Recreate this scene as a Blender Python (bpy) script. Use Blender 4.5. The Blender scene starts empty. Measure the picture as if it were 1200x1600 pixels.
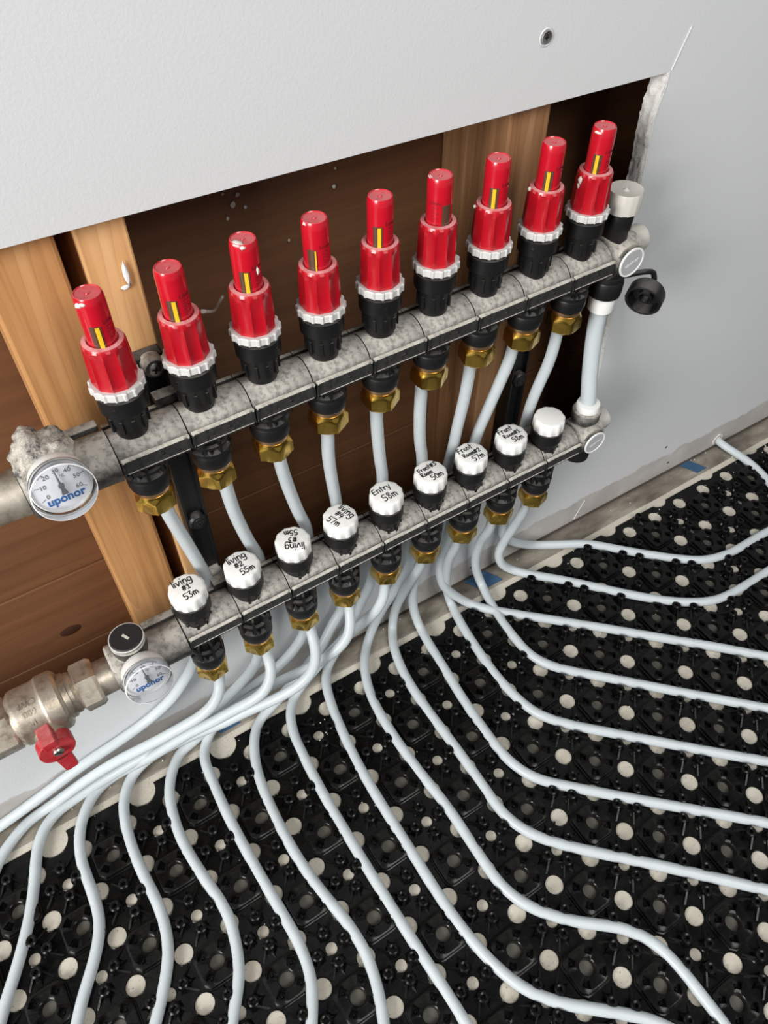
import bpy, bmesh, math, random
from mathutils import Vector, Matrix, noise
random.seed(7)
PI=math.pi
scene=bpy.context.scene
COL=scene.collection
# ------------------------------------------------------------ camera
cam=bpy.data.objects.new('camera',bpy.data.cameras.new('camera')); COL.objects.link(cam)
cam.data.sensor_fit='VERTICAL'; cam.data.sensor_height=36.0; cam.data.lens=1222.05/1600*36
cam.data.clip_start=.01; cam.data.clip_end=50
cam.matrix_world=Matrix(((0.847773,0.405581,-0.341737,-0.061851),(-0.530352,0.651529,-0.542436,-0.453088),(0.002650,0.641104,0.767449,0.861659),(0,0,0,1)))
scene.camera=cam
# ------------------------------------------------------------ world and light
w=bpy.data.worlds.new('room_light'); scene.world=w; w.use_nodes=True
w.node_tree.nodes['Background'].inputs[0].default_value=(0.93,0.97,1.0,1)
w.node_tree.nodes['Background'].inputs[1].default_value=0.22
def area(name,loc,target,sx,sy,power,color):
    l=bpy.data.lights.new(name,'AREA'); l.shape='RECTANGLE'; l.size=sx; l.size_y=sy; l.energy=power; l.color=color
    o=bpy.data.objects.new(name,l); COL.objects.link(o); o.location=loc
    o.rotation_euler=(Vector(target)-Vector(loc)).to_track_quat('-Z','Y').to_euler(); return o
area('window_light',(-2.1,-.95,1.30),(0.1,0,0.35),0.9,1.2,84,(1.0,0.985,0.96))
area('ceiling_light',(0.4,-1.6,2.1),(0.3,-0.1,0.2),1.0,1.0,28,(1.0,0.98,0.95))
vs=scene.view_settings; vs.view_transform='Standard'; vs.look='None'; vs.gamma=1.0; vs.use_curve_mapping=False; vs.exposure=0.0
# ------------------------------------------------------------ materials
def mat(name,color,rough=.5,metal=0.,**kw):
    m=bpy.data.materials.new(name); m.use_nodes=True
    b=m.node_tree.nodes['Principled BSDF']
    b.inputs['Base Color'].default_value=(*color,1); b.inputs['Roughness'].default_value=rough; b.inputs['Metallic'].default_value=metal
    for k,v in kw.items(): b.inputs[k.replace('_',' ')].default_value=v
    return m
class N:
    def __init__(s,m): s.m=m; s.t=m.node_tree; s.b=s.t.nodes['Principled BSDF']
    def new(s,ty,**kw):
        n=s.t.nodes.new(ty)
        for k,v in kw.items(): setattr(n,k,v)
        return n
    def L(s,a,b): s.t.links.new(a,b)
    def noise(s,scale,detail=4,rough=.6,coord='Object',stretch=None):
        tc=s.new('ShaderNodeTexCoord'); n=s.new('ShaderNodeTexNoise')
        n.inputs['Scale'].default_value=scale; n.inputs['Detail'].default_value=detail; n.inputs['Roughness'].default_value=rough
        if stretch:
            mp=s.new('ShaderNodeMapping'); mp.inputs['Scale'].default_value=stretch; s.L(tc.outputs[coord],mp.inputs[0]); s.L(mp.outputs[0],n.inputs[0])
        else: s.L(tc.outputs[coord],n.inputs[0])
        return n.outputs[0]
    def ramp(s,fac,stops):
        r=s.new('ShaderNodeValToRGB'); e=r.color_ramp.elements
        while len(e)<len(stops): e.new(.5)
        for i,(p,c) in enumerate(stops): e[i].position=p; e[i].color=(*c,1) if len(c)==3 else c
        s.L(fac,r.inputs[0]); return r.outputs[0]
    def mix(s,fac,a,b,mode='MIX'):
        n=s.new('ShaderNodeMix',data_type='RGBA',blend_type=mode)
        for sock,v in ((n.inputs[0],fac),(n.inputs[6],a),(n.inputs[7],b)):
            if hasattr(v,'links'): s.L(v,sock)
            elif isinstance(v,(int,float)): sock.default_value=v
            else: sock.default_value=(*v,1)
        return n.outputs[2]
    def math(s,op,a,b=0.,clamp=False):
        n=s.new('ShaderNodeMath',operation=op); n.use_clamp=clamp
        for sock,v in ((n.inputs[0],a),(n.inputs[1],b)):
            if hasattr(v,'links'): s.L(v,sock)
            else: sock.default_value=v
        return n.outputs[0]
    def bump(s,h,strength,dist=.001):
        n=s.new('ShaderNodeBump'); n.inputs['Strength'].default_value=strength; n.inputs['Distance'].default_value=dist
        s.L(h,n.inputs['Height']); s.L(n.outputs[0],s.b.inputs['Normal'])
    def normal_z(s):
        g=s.new('ShaderNodeNewGeometry'); x=s.new('ShaderNodeSeparateXYZ'); s.L(g.outputs['Normal'],x.inputs[0]); return x.outputs[2]
    def pos(s):
        g=s.new('ShaderNodeNewGeometry'); x=s.new('ShaderNodeSeparateXYZ'); s.L(g.outputs['Position'],x.inputs[0]); return x.outputs
    def color(s,c): s.L(c,s.b.inputs['Base Color'])
def dusty(name,color,dust,rough=.4,lo=.35,hi=.8,scale=120,amount=1.,all_over=.12,bump=.3,**kw):
    """plastic with plaster dust settled on the faces that look up"""
    m=mat(name,color,rough,**kw); n=N(m)
    nz=n.normal_z(); ns=n.noise(scale,6,.7); big=n.noise(28,3,.5)
    a=n.math('MULTIPLY',n.math('SUBTRACT',nz,lo,),1./(hi-lo),True)
    t=n.math('MULTIPLY',n.math('SUBTRACT',ns,.36),5.,True)
    t=n.math('MULTIPLY',t,n.math('MULTIPLY',n.math('SUBTRACT',big,.3),6.,True))
    f=n.math('MULTIPLY',n.math('ADD',n.math('MULTIPLY',a,n.math('ADD',n.math('MULTIPLY',t,.6),.4)),n.math('MULTIPLY',t,all_over)),amount,True)
    n.color(n.mix(f,color,dust))
    n.L(n.math('ADD',n.math('MULTIPLY',f,.5),rough,True),n.b.inputs['Roughness'])
    n.bump(ns,bump,.0006); return m
# painted plasterboard, bare towards the floor
M_WALL=mat('painted_plasterboard',(.63,.645,.655),.62); n=N(M_WALL)
p=n.pos(); ns=n.noise(26,6,.65); edge=n.math('ADD',p[2],n.math('MULTIPLY',n.math('SUBTRACT',ns,.5),.035))
fac=n.math('MULTIPLY',n.math('SUBTRACT',.046,edge),260,True)
fine=n.noise(90,4,.6)
paint=n.mix(n.math('MULTIPLY',fine,.25),(.64,.655,.665),(.60,.61,.62))
bare=n.ramp(n.noise(18,5,.6),[(.3,(.40,.375,.355)),(.6,(.50,.475,.455)),(.8,(.60,.58,.56))])
n.color(n.mix(fac,paint,bare)); n.bump(n.noise(420,3,.6),.25,.0006)
M_GYP=mat('torn_gypsum',(.55,.53,.50),.9); n=N(M_GYP); n.color(n.ramp(n.noise(160,5,.7),[(.30,(.36,.33,.29)),(.45,(.62,.60,.57)),(.7,(.70,.69,.67))])); n.bump(n.noise(500,4,.7),.8,.001)
def wood(name,c0,c1,c2,axis='z',rough=.6,knots=True):
    m=mat(name,c1,rough); n=N(m)
    st={'z':(34,34,1.1),'x':(1.1,34,34)}[axis]
    g=n.noise(2.2,7,.62,stretch=st); g2=n.noise(7,3,.5,stretch={'z':(30,30,.5),'x':(.5,30,30)}[axis])
    tc=n.new('ShaderNodeTexCoord'); mp=n.new('ShaderNodeMapping'); mp.inputs['Scale'].default_value={'z':(1,1,.06),'x':(.06,1,1)}[axis]; n.L(tc.outputs['Object'],mp.inputs[0])
    wv=n.new('ShaderNodeTexNoise'); wv.inputs['Scale'].default_value=16; wv.inputs['Detail'].default_value=1; wv.inputs['Distortion'].default_value=.6; n.L(mp.outputs[0],wv.inputs[0])
    rings=n.math('FRACT',n.math('MULTIPLY',wv.outputs[0],13))
    base=n.ramp(g,[(.3,c0),(.5,c1),(.72,c2)])
    col=n.mix(n.math('MULTIPLY',n.math('POWER',rings,5),.38),base,c0)
    col=n.mix(n.math('MULTIPLY',n.math('SUBTRACT',g2,.55),1.5,True),col,c0)
    n.color(col); n.bump(g,.25,.0006); return m
M_STUD=wood('pine_stud',(.30,.135,.045),(.50,.245,.09),(.60,.33,.14))
M_STUD2=wood('pale_pine_stud',(.42,.21,.08),(.66,.37,.16),(.75,.46,.22))
M_STUD3=wood('brown_stud',(.13,.06,.025),(.28,.14,.06),(.38,.22,.11))
M_PLANK=wood('brown_sheathing',(.130,.056,.024),(.165,.073,.032),(.20,.092,.041),'x',.55)
M_KNOT=mat('dark_knot',(.05,.018,.008),.6)
M_CONC=mat('concrete',(.45,.42,.37),.85); n=N(M_CONC)
c=n.ramp(n.noise(9,6,.65),[(.3,(.38,.345,.285)),(.5,(.53,.49,.415)),(.7,(.63,.59,.51))])
sp=n.math('MULTIPLY',n.math('SUBTRACT',n.noise(420,2,.5),.64),9,True)
n.color(n.mix(sp,c,(.13,.115,.1))); n.bump(n.noise(300,5,.7),.35,.0008)
M_STRIP=mat('perimeter_film',(.30,.27,.23),.38); n=N(M_STRIP)
c=n.ramp(n.noise(14,5,.6,stretch=(1,2.5,1)),[(.32,(.085,.073,.058)),(.5,(.19,.167,.135)),(.68,(.32,.29,.24))]); n.color(c)
M_BLUE=mat('blue_print',(.03,.085,.17),.4)
M_MAT=mat('black_mat_plastic',(.008,.008,.008),.3); n=N(M_MAT)
n.color(n.ramp(n.noise(60,5,.7),[(.45,(.003,.003,.003)),(.66,(.008,.0077,.007)),(.82,(.035,.032,.028))]))
n.L(n.math('ADD',n.math('MULTIPLY',n.noise(45,4,.6),.3),.08),n.b.inputs['Roughness']); n.bump(n.noise(150,4,.6),.25,.0009); n.b.inputs['Specular IOR Level'].default_value=.2
M_FILM=mat('painted_pit_shade',(.105,.098,.08),.6)  # dark disc under each platform hole, the pit's shade painted as colour
M_PEX=mat('white_pipe',(.69,.745,.77),.34,Transmission_Weight=.30,IOR=1.35); n=N(M_PEX); n.b.inputs['Subsurface Weight'].default_value=.15; n.b.inputs['Subsurface Radius'].default_value=(.004,.004,.005); n.b.inputs['Subsurface Scale'].default_value=1.
M_PEXLINE=mat('pipe_print',(.33,.38,.44),.6)
M_BLACK=dusty('black_plastic',(.007,.007,.0075),(.24,.225,.21),.42,.75,1.,90,.4,.02,.15,Specular_IOR_Level=.35)
M_RAIL=dusty('dusty_rail_plastic',(.016,.016,.017),(.44,.415,.375),.4,.15,.62,230,1.,.05,.8)
M_BODY=dusty('dusty_body',(.012,.012,.013),(.46,.43,.385),.4,.0,.62,150,1.,.12,.8)
M_FLANGE=dusty('flange_plastic',(.012,.012,.013),(.72,.69,.63),.35,.3,.6,150,1.,.02,.15)
M_LEDGE=mat('dust_lined_edge',(.55,.52,.46),.8); n=N(M_LEDGE); n.color(n.ramp(n.noise(110,5,.7),[(.36,(.10,.095,.085)),(.44,(.52,.49,.43)),(.6,(.70,.67,.60))]))
M_RED=dusty('red_plastic',(.43,.003,.012),(.70,.33,.33),.3,.35,.85,70,.9,.01,.12,Coat_Weight=.3)
M_TUBE=dusty('red_cap_plastic',(.50,.005,.018),(.62,.22,.22),.25,.6,1.,60,.45,.01,.08,Coat_Weight=.4)
M_REDM=dusty('red_lever_paint',(.42,.006,.015),(.55,.25,.24),.35,.6,1.,120,.5,.25,.3)
M_RING=mat('pale_grey_plastic',(.60,.60,.585),.45)
M_CAP=mat('white_plastic',(.82,.82,.80),.38)
M_CAPG=mat('greyed_plastic',(.55,.53,.48),.5)
M_BRASS=mat('brass',(.78,.50,.10),.2,1.); n=N(M_BRASS); n.L(n.math('ADD',n.math('MULTIPLY',n.noise(60,2,.5),.12),.18),n.b.inputs['Roughness'])
M_COPPER=mat('ferrule_brass',(.80,.50,.27),.3,1.)
M_NICKEL=mat('dusty_nickel',(.50,.44,.36),.42,.75); n=N(M_NICKEL)
n.color(n.ramp(n.noise(60,5,.65),[(.35,(.30,.25,.19)),(.5,(.50,.44,.36)),(.7,(.62,.57,.49))])); n.bump(n.noise(240,4,.6),.35,.0006)
M_STEEL=mat('screw_steel',(.6,.58,.55),.3,1.)
M_INK=mat('black_ink',(.012,.012,.014),.6)
M_INKR=mat('print_on_red',(.13,.006,.010),.5)
M_LOGO=mat('blue_lettering',(.035,.13,.36),.5)
M_DIAL=mat('dial_white',(.74,.75,.78),.5)
M_NEEDLE=mat('needle_grey',(.16,.17,.18),.5)
M_AMBER=mat('dark_window',(.10,.05,.03),.15)
M_YELLOW=mat('yellow_scale',(.80,.48,.02),.35)
M_SILVER=mat('silver_button',(.60,.60,.62),.3,.3)
M_BARK=mat('pale_grey',(.75,.75,.76),.4)  # plain pale grey for the dial cover rims and button lettering
M_PLASTER=mat('plaster_crumb',(.72,.68,.62),.9)
M_PUTTY=mat('plaster_crust',(.5,.46,.41),.9); n=N(M_PUTTY)
n.color(n.ramp(n.noise(75,6,.75),[(.36,(.06,.06,.065)),(.45,(.36,.33,.29)),(.6,(.62,.58,.51))])); n.bump(n.noise(160,5,.75),1.,.003)
M_GLASS=bpy.data.materials.new('clear_cover'); M_GLASS.use_nodes=True
t=M_GLASS.node_tree; t.nodes.remove(t.nodes['Principled BSDF']); o=t.nodes['Material Output']
tr=t.nodes.new('ShaderNodeBsdfTransparent'); tr.inputs[0].default_value=(.95,.955,.97,1); gl=t.nodes.new('ShaderNodeBsdfGlossy'); gl.inputs['Roughness'].default_value=.05
fr=t.nodes.new('ShaderNodeFresnel'); fr.inputs[0].default_value=1.22; mx=t.nodes.new('ShaderNodeMixShader')
t.links.new(fr.outputs[0],mx.inputs[0]); t.links.new(tr.outputs[0],mx.inputs[1]); t.links.new(gl.outputs[0],mx.inputs[2]); t.links.new(mx.outputs[0],o.inputs[0])
# ------------------------------------------------------------ helpers
def ob(name,me,m=None,parent=None,loc=(0,0,0),rot=(0,0,0),**props):
    if isinstance(me,bmesh.types.BMesh):
        d=bpy.data.meshes.new(name); me.to_mesh(d); me.free(); me=d
    if m is not None and not me.materials: me.materials.append(m)
    o=bpy.data.objects.new(name,me); COL.objects.link(o); o.location=loc; o.rotation_euler=rot
    if parent is not None: o.parent=parent
    for k,v in props.items(): o[k]=v
    return o
def smooth(bm,ang=35):
    bm.normal_update()
    for f in bm.faces: f.smooth=True
    for e in bm.edges:
        if len(e.link_faces)==2 and e.calc_face_angle(0)>math.radians(ang): e.smooth=False
        elif len(e.link_faces)!=2: e.smooth=True
    return bm
def lathe(prof,seg=32,rf=None,ang=35,close=True):
    """prof: [(r,z)] top to bottom or bottom to top; rf(theta,k)->factor"""
    bm=bmesh.new(); rings=[]
    for k,(r,z) in enumerate(prof):
        if r<1e-6: rings.append([bm.verts.new((0,0,z))]); continue
        rings.append([bm.verts.new((r*(rf(2*PI*s/seg,k) if rf else 1)*math.cos(2*PI*s/seg),r*(rf(2*PI*s/seg,k) if rf else 1)*math.sin(2*PI*s/seg),z)) for s in range(seg)])
    for A,B in zip(rings,rings[1:]):
        for s in range(seg):
            t=(s+1)%seg
            if len(A)==1 and len(B)==1: continue
            if len(A)==1: bm.faces.new((A[0],B[s],B[t]))
            elif len(B)==1: bm.faces.new((A[s],A[t],B[0]))
            else: bm.faces.new((A[s],A[t],B[t],B[s]))
    if close:
        for R_ in (rings[0],rings[-1]):
            if len(R_)>1:
                try: bm.faces.new(R_)
                except ValueError: pass
    bmesh.ops.recalc_face_normals(bm,faces=bm.faces)
    return smooth(bm,ang)
def box(bm,c,s,rot=None,bev=0):
    r=bmesh.ops.create_cube(bm,size=1,matrix=Matrix.Translation(c)@(rot.to_4x4() if rot else Matrix.Identity(4))@Matrix.Diagonal((*s,1)))
    if bev:
        es=list({e for v in r['verts'] for e in v.link_edges})
        bmesh.ops.bevel(bm,geom=es,offset=bev,segments=2,affect='EDGES',profile=.5)
    return bm
def bx(c,s,rot=None,bev=0):
    return box(bmesh.new(),c,s,rot,bev)
def add(bm,other,M_=Matrix.Identity(4)):
    d=bpy.data.meshes.new('tmp'); other.to_mesh(d); other.free(); d.transform(M_); bm.from_mesh(d); bpy.data.meshes.remove(d); return bm
def xf(bm,M_): bm.transform(M_); return bm
RX=lambda a:Matrix.Rotation(a,4,'X'); RY=lambda a:Matrix.Rotation(a,4,'Y'); RZ=lambda a:Matrix.Rotation(a,4,'Z'); T=lambda *a:Matrix.Translation(a)
def prism(pts,z0,z1,bev=0):
    bm=bmesh.new(); vs_=[bm.verts.new((x,y,z0)) for x,y in pts]; f=bm.faces.new(vs_)
    r=bmesh.ops.extrude_face_region(bm,geom=[f]); bmesh.ops.translate(bm,verts=[v for v in r['geom'] if isinstance(v,bmesh.types.BMVert)],vec=(0,0,z1-z0))
    bmesh.ops.recalc_face_normals(bm,faces=bm.faces)
    if bev: bmesh.ops.bevel(bm,geom=list(bm.edges),offset=bev,segments=2,affect='EDGES',profile=.5)
    return bm
def crom(P,n=6):
    P=[Vector(p) for p in P]; Q=[P[0]*2-P[1]]+P+[P[-1]*2-P[-2]]; out=[]
    for i in range(1,len(Q)-2):
        a,b,c,d=Q[i-1:i+3]; k=max(2,min(n,int((c-b).length/.006)+1))
        # centripetal tangents
        ab,bc,cd=[max(1e-5,(v-u).length)**.5 for u,v in ((a,b),(b,c),(c,d))]
        m1=(c-b)-bc*((c-a)/(ab+bc)-(b-a)/ab); m2=(c-b)-bc*((d-b)/(bc+cd)-(d-c)/cd)
        m1=(c-b)+bc*((b-a)/ab-(c-a)/(ab+bc)); m2=(c-b)+bc*((d-c)/cd-(d-b)/(bc+cd))
        for s in range(k):
            t=s/k; t2=t*t; t3=t2*t
            out.append(b*(2*t3-3*t2+1)+m1*(t3-2*t2+t)+c*(-2*t3+3*t2)+m2*(t3-t2))
    out.append(P[-1]); return out
def tube(P,r,seg=14,cap=True,bm=None):
    bm=bm or bmesh.new(); rings=[]; up=None
    for i,p in enumerate(P):
        t=(P[min(i+1,len(P)-1)]-P[max(i-1,0)]).normalized()
        if up is None: up=t.orthogonal().normalized()
        up=(up-t*up.dot(t)).normalized(); s=t.cross(up)
        rr=r[i] if isinstance(r,(list,tuple)) else r
        rings.append([bm.verts.new(p+(up*math.cos(a)+s*math.sin(a))*rr) for a in [2*PI*k/seg for k in range(seg)]])
    for A,B in zip(rings,rings[1:]):
        for k in range(seg): bm.faces.new((A[k],A[(k+1)%seg],B[(k+1)%seg],B[k]))
    if cap: bm.faces.new(rings[0][::-1]); bm.faces.new(rings[-1])
    bmesh.ops.recalc_face_normals(bm,faces=bm.faces)
    for f in bm.faces: f.smooth=len(f.verts)==4
    return bm
def textmesh(s,size,extrude=.0001,align='CENTER',shear=0,spacing=1.,bold=0.):
    c=bpy.data.curves.new('t','FONT'); c.body=s; c.size=size; c.extrude=extrude; c.align_x=align; c.align_y='CENTER'; c.resolution_u=3; c.shear=shear; c.space_character=spacing; c.offset=bold
    o=bpy.data.objects.new('t',c); me=bpy.data.meshes.new_from_object(o); bpy.data.objects.remove(o); bpy.data.curves.remove(c)
    bm=bmesh.new(); bm.from_mesh(me); bpy.data.meshes.remove(me); return bm
def wrap(bm,r,ang,z):
    """lay a flat text (x,y,z=height) round an upright cylinder, centred at angle ang"""
    for v in bm.verts:
        x,y,h=v.co; a=ang+x/r; v.co=((r+h)*math.cos(a),(r+h)*math.sin(a),z+y)
    return bm
# stroke letters for the handwriting on the caps
G={'l':[[(0,1),(.05,0)]],'i':[[(0,.55),(.02,0)],[(.02,.8),(.04,.84)]],'v':[[(0,.55),(.18,0),(.4,.58)]],
'n':[[(0,.55),(.03,0)],[(.03,.4),(.2,.56),(.34,.45),(.36,0)]],'g':[[(.36,.5),(.12,.56),(.0,.3),(.14,.05),(.36,.15),(.38,.5),(.36,-.2),(.15,-.38),(-.02,-.25)]],
'#':[[(.15,.8),(.08,0)],[(.38,.8),(.3,0)],[(-.02,.55),(.52,.6)],[(-.04,.25),(.48,.3)]],
'1':[[(.0,.6),(.16,.85),(.16,0)],[(0,0),(.34,.02)]],'2':[[(0,.62),(.15,.82),(.36,.7),(.3,.4),(0,0),(.42,.04)]],
'3':[[(.02,.8),(.36,.82),(.16,.48),(.38,.3),(.28,.04),(0,.04)]],'4':[[(.1,.85),(0,.38),(.42,.38)],[(.32,.75),(.26,0)]],
'5':[[(.4,.82),(.1,.82),(.06,.48),(.34,.46),(.36,.14),(.14,0),(0,.08)]],'7':[[(0,.8),(.4,.82),(.14,0)]],
'8':[[(.34,.68),(.18,.85),(.04,.66),(.32,.28),(.2,0),(.02,.2),(.34,.68)]],'0':[[(.2,.82),(0,.5),(.08,.04),(.32,.06),(.38,.5),(.2,.82)]],
'm':[[(0,.52),(.03,0)],[(.03,.36),(.16,.52),(.24,.36),(.25,0)],[(.25,.36),(.38,.52),(.48,.36),(.5,0)]],
'E':[[(.4,.85),(.04,.8),(0,.0),(.42,.04)],[(.02,.44),(.34,.46)]],'t':[[(.16,.9),(.14,0)],[(0,.56),(.34,.6)]],'r':[[(0,.55),(.03,0)],[(.03,.36),(.14,.54),(.3,.52)]],
'y':[[(0,.52),(.16,.1)],[(.38,.55),(.12,-.35)]],'F':[[(.02,.85),(.03,0)],[(.02,.82),(.42,.86)],[(.03,.45),(.34,.48)]],
'o':[[(.18,.52),(0,.28),(.14,0),(.34,.2),(.18,.52)]],'R':[[(.02,0),(.02,.85),(.36,.75),(.3,.46),(.04,.42),(.42,0)]],' ':[]}
def handwriting(lines,rot,size=.0072,wd=.00042):
    """lines: [(text, x, y, scale, tilt)]"""
    bm=bmesh.new()
    for text,x0,y0,sc,tl in lines:
        x=0; segs=[]
        for ch in text:
            g=G[ch]; wch=max([p[0] for s in g for p in s],default=.25)
            for s in g: segs.append([(x+px,py) for px,py in s])
            x+=wch+.16
        for s in segs:
            pts=[]
            for px,py in s:
                u=(px-x/2)*size*sc; v=py*size*sc; c_,s_=math.cos(tl),math.sin(tl)
                pts.append(Vector((x0+u*c_-v*s_,y0+u*s_+v*c_,0)))
            if len(pts)>2: pts=crom(pts,3)
            for a,b in zip(pts,pts[1:]):
                d=(b-a); 
                if d.length<1e-6: continue
                n_=Vector((-d.y,d.x,0)).normalized()*wd; e=d.normalized()*wd*.7
                q=[bm.verts.new(v) for v in (a-n_-e,b-n_+e,b+n_+e,a+n_-e)]; f=bm.faces.new(q)
    r=bmesh.ops.extrude_face_region(bm,geom=list(bm.faces)); bmesh.ops.translate(bm,verts=[v for v in r['geom'] if isinstance(v,bmesh.types.BMVert)],vec=(0,0,.00012))
    bm.transform(RZ(rot)); return bm
def thing(name,loc,label,cat,group=None):
    o=bpy.data.objects.new(name,None); COL.objects.link(o); o.location=loc; o.empty_display_size=.02; o['label']=label; o['category']=cat
    if group: o['group']=group
    return o
S={'kind':'structure'}
# ------------------------------------------------------------ setting: floor, wall, cavity
bm=bx((.25,-.9,-.05),(3.4,2.2,.1)); floor=ob('floor',bm,M_CONC,**S)
HX0,HX1,HZ0=-.52,.50,.186
def ztop(x): return .6135-.0145*(x+.05)/.5
edge=[(.4945,.6045),(.4925,.585),(.4905,.565),(.4935,.54),(.4955,.518),(.4925,.49),(.494,.46),(.4985,.425),(.5025,.385),(.505,.35),(.5075,.306),(.512,.26),(.5155,.22),(.517,HZ0)]
bm=bmesh.new()
def slab(poly,y0=0.,y1=.0125):
    f=bm.faces.new([bm.verts.new((x,y0,z)) for x,z in poly]); r=bmesh.ops.extrude_face_region(bm,geom=[f])
    bmesh.ops.translate(bm,verts=[v for v in r['geom'] if isinstance(v,bmesh.types.BMVert)],vec=(0,y1-y0,0))
WX0,WX1,WZ=-1.25,1.75,2.3
slab([(WX0,0),(WX1,0),(WX1,HZ0),(WX0,HZ0)])
slab([(WX0,HZ0),(HX0,HZ0),(HX0,ztop(HX0)),(WX0,ztop(HX0))])
slab([(WX0,ztop(HX0)),(HX0,ztop(HX0)),(.4945,.6045),(WX1,.6045),(WX1,WZ),(WX0,WZ)])
rag=[]
for (x0,z0),(x1,z1) in zip(edge,edge[1:]):
    for k in range(4):
        t=k/4; z=z0+(z1-z0)*t; rag.append((x0+(x1-x0)*t+.0011*noise.noise((z*160,3,1)),z))
rag[0]=edge[0]; rag.append(edge[-1])
slab([(WX1,.6045)]+rag+[(WX1,HZ0)])
bmesh.ops.recalc_face_normals(bm,faces=bm.faces)
wall=ob('wall_back',bm,M_WALL,**S)
# torn gypsum core along the right cut
bm=bmesh.new(); rows=[]
NR=90
for i in range(NR+1):
    t=i/NR*(len(edge)-1); k=min(int(t),len(edge)-2); u=t-k; x=edge[k][0]*(1-u)+edge[k+1][0]*u; z=edge[k][1]*(1-u)+edge[k+1][1]*u
    row=[]
    for j in range(9):
        s=j/8; y=-.0004+.0135*s
        d=.0012+.0034*abs(noise.noise((z*70,s*2.2,5)))+.0016*noise.noise((z*260,s*6,2))
        if j==0: d=-.0016*(1+noise.noise((z*60,1,1)))
        row.append(bm.verts.new((x-d-(.002*s),y,z)))
    rows.append(row)
for A,B in zip(rows,rows[1:]):
    for j in range(8): bm.faces.new((A[j],A[j+1],B[j+1],B[j]))
bmesh.ops.recalc_face_normals(bm,faces=bm.faces)
for f in bm.faces: f.smooth=True
ob('torn_gypsum_edge',bm,M_GYP,wall)
# framing in the cavity
def board(name,x0,x1,y0,y1,z0,z1,m,bev=.002,rot=None):
    b_=bx((0,0,0),(x1-x0,y1-y0,z1-z0),bev=bev); return ob(name,b_,m,wall,((x0+x1)/2,(y0+y1)/2,(z0+z1)/2),rot or (0,0,0))
board('stud',-.0505,-.0025,.0135,.1000,.10,.80,M_STUD,.0025)
b_=bx((0,0,0),(.036,.0865,.70),bev=.0015); 
for v in b_.verts:   # waney front corner
    if v.co.x<-.014 and v.co.y<-.038: v.co.x+=.004+.002*noise.noise((v.co.z*5,0,0)); v.co.y+=.001
o=ob('stud',b_,M_STUD2,wall,(.0235,.0572,.45),label='pale pine stud behind the left bracket')
board('stud',.345,.385,.0135,.1000,.10,.80,M_STUD3,.002)
board('stud',.78,.82,.0135,.1,.10,.8,M_STUD3,.002)
board('stud',-.56,-.515,.0135,.1,.10,.8,M_STUD,.002)
for z0,z1 in ((-.02,.098),(.100,.2165),(.2185,.615),(.617,.80)):
    board('sheathing_plank',-.62,.86,.1002+.0006*random.random(),.118,z0,z1,M_PLANK,.001)
board('cavity_plate',-.62,.86,.0135,.1,.80,.84,M_STUD3); board('cavity_plate',-.62,.86,.0135,.1,.0,.04,M_STUD3)
ob('knot',xf(lathe([(.0001,.0008),(.006,.0006),(.0075,0)],16),Matrix.Diagonal((1.5,1,1,1))@RX(PI/2)),M_KNOT,wall,(-.112,.1,.132))
for x,z,s in ((.06,.59,.9),(.085,.575,.6)): pass
def crumb(x,y,z,s,seed,m=M_PLASTER,parent=None,flat=.35,axis='y',name='plaster_splash'):
    b_=bmesh.new(); bmesh.ops.create_icosphere(b_,subdivisions=2,radius=1)
    for v in b_.verts:
        k=1+.55*noise.noise(v.co*1.7+Vector((seed*7.1,0,0))); v.co*=k; v.co=Vector((v.co.x*s[0],v.co.y*s[1],v.co.z*s[2]))
    for f in b_.faces: f.smooth=True
    return ob(name,b_,m,parent,(x,y,z))
crumb(.0325,.0125,.570,(.0016,.0008,.0080),1,M_CAP,wall); crumb(.0300,.0125,.561,(.003,.0008,.0018),2,M_CAP,wall)
for i,(x,z,s) in enumerate(((.145,.545,.004),(.150,.552,.003),(.138,.556,.002),(.155,.54,.0025),(.139,.535,.0022),(.236,.535,.003),(.238,.55,.0016),(.2,.60,.0016),(.17,.57,.0015),(.19,.5,.002))):
    crumb(x,.0996,z,(s*.6,.0006,s*.7),i+5,M_CAPG,wall)
# drywall screw above the opening and a few nicks
sc=ob('screw',lathe([(0.0001,.0002),(.0011,.0001),(.0014,.0009),(.0042,.0012),(.0046,0)],20),M_STEEL,wall,(.356,-.0002,.655),(PI/2,0,0))
b_=box(bmesh.new(),(0,0,.0007),(.0044,.0009,.0007)); box(b_,(0,0,.0007),(.0009,.0044,.0007)); ob('cross_recess',b_,M_INK,sc)
b_=lathe([(.0048,.0001),(.0056,.0006),(.0064,.0001)],24,close=False); ob('paint_rim',xf(b_,RX(PI/2)@T(0,0,.0001)),M_WALL,wall,(.356,0,.655))
ob('score_mark',prism([(0,0),(.0105,.030),(.0115,.030),(.0012,0)],0,.0004),M_CAP,wall,(.496,-.0002,.606),(PI/2,0,0))
ob('score_mark',prism([(0,0),(.012,.034),(.0128,.034),(.001,0)],0,.0005),M_CAP,wall,(.541,-.0002,.004),(PI/2,0,0))
for x,z in ((.70,.064),(.235,.03),(.36,.02),(.72,.021)): crumb(x,-.0002,z,(.002,.0007,.0016),int(x*99),M_INK,wall,name='nick')
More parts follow.
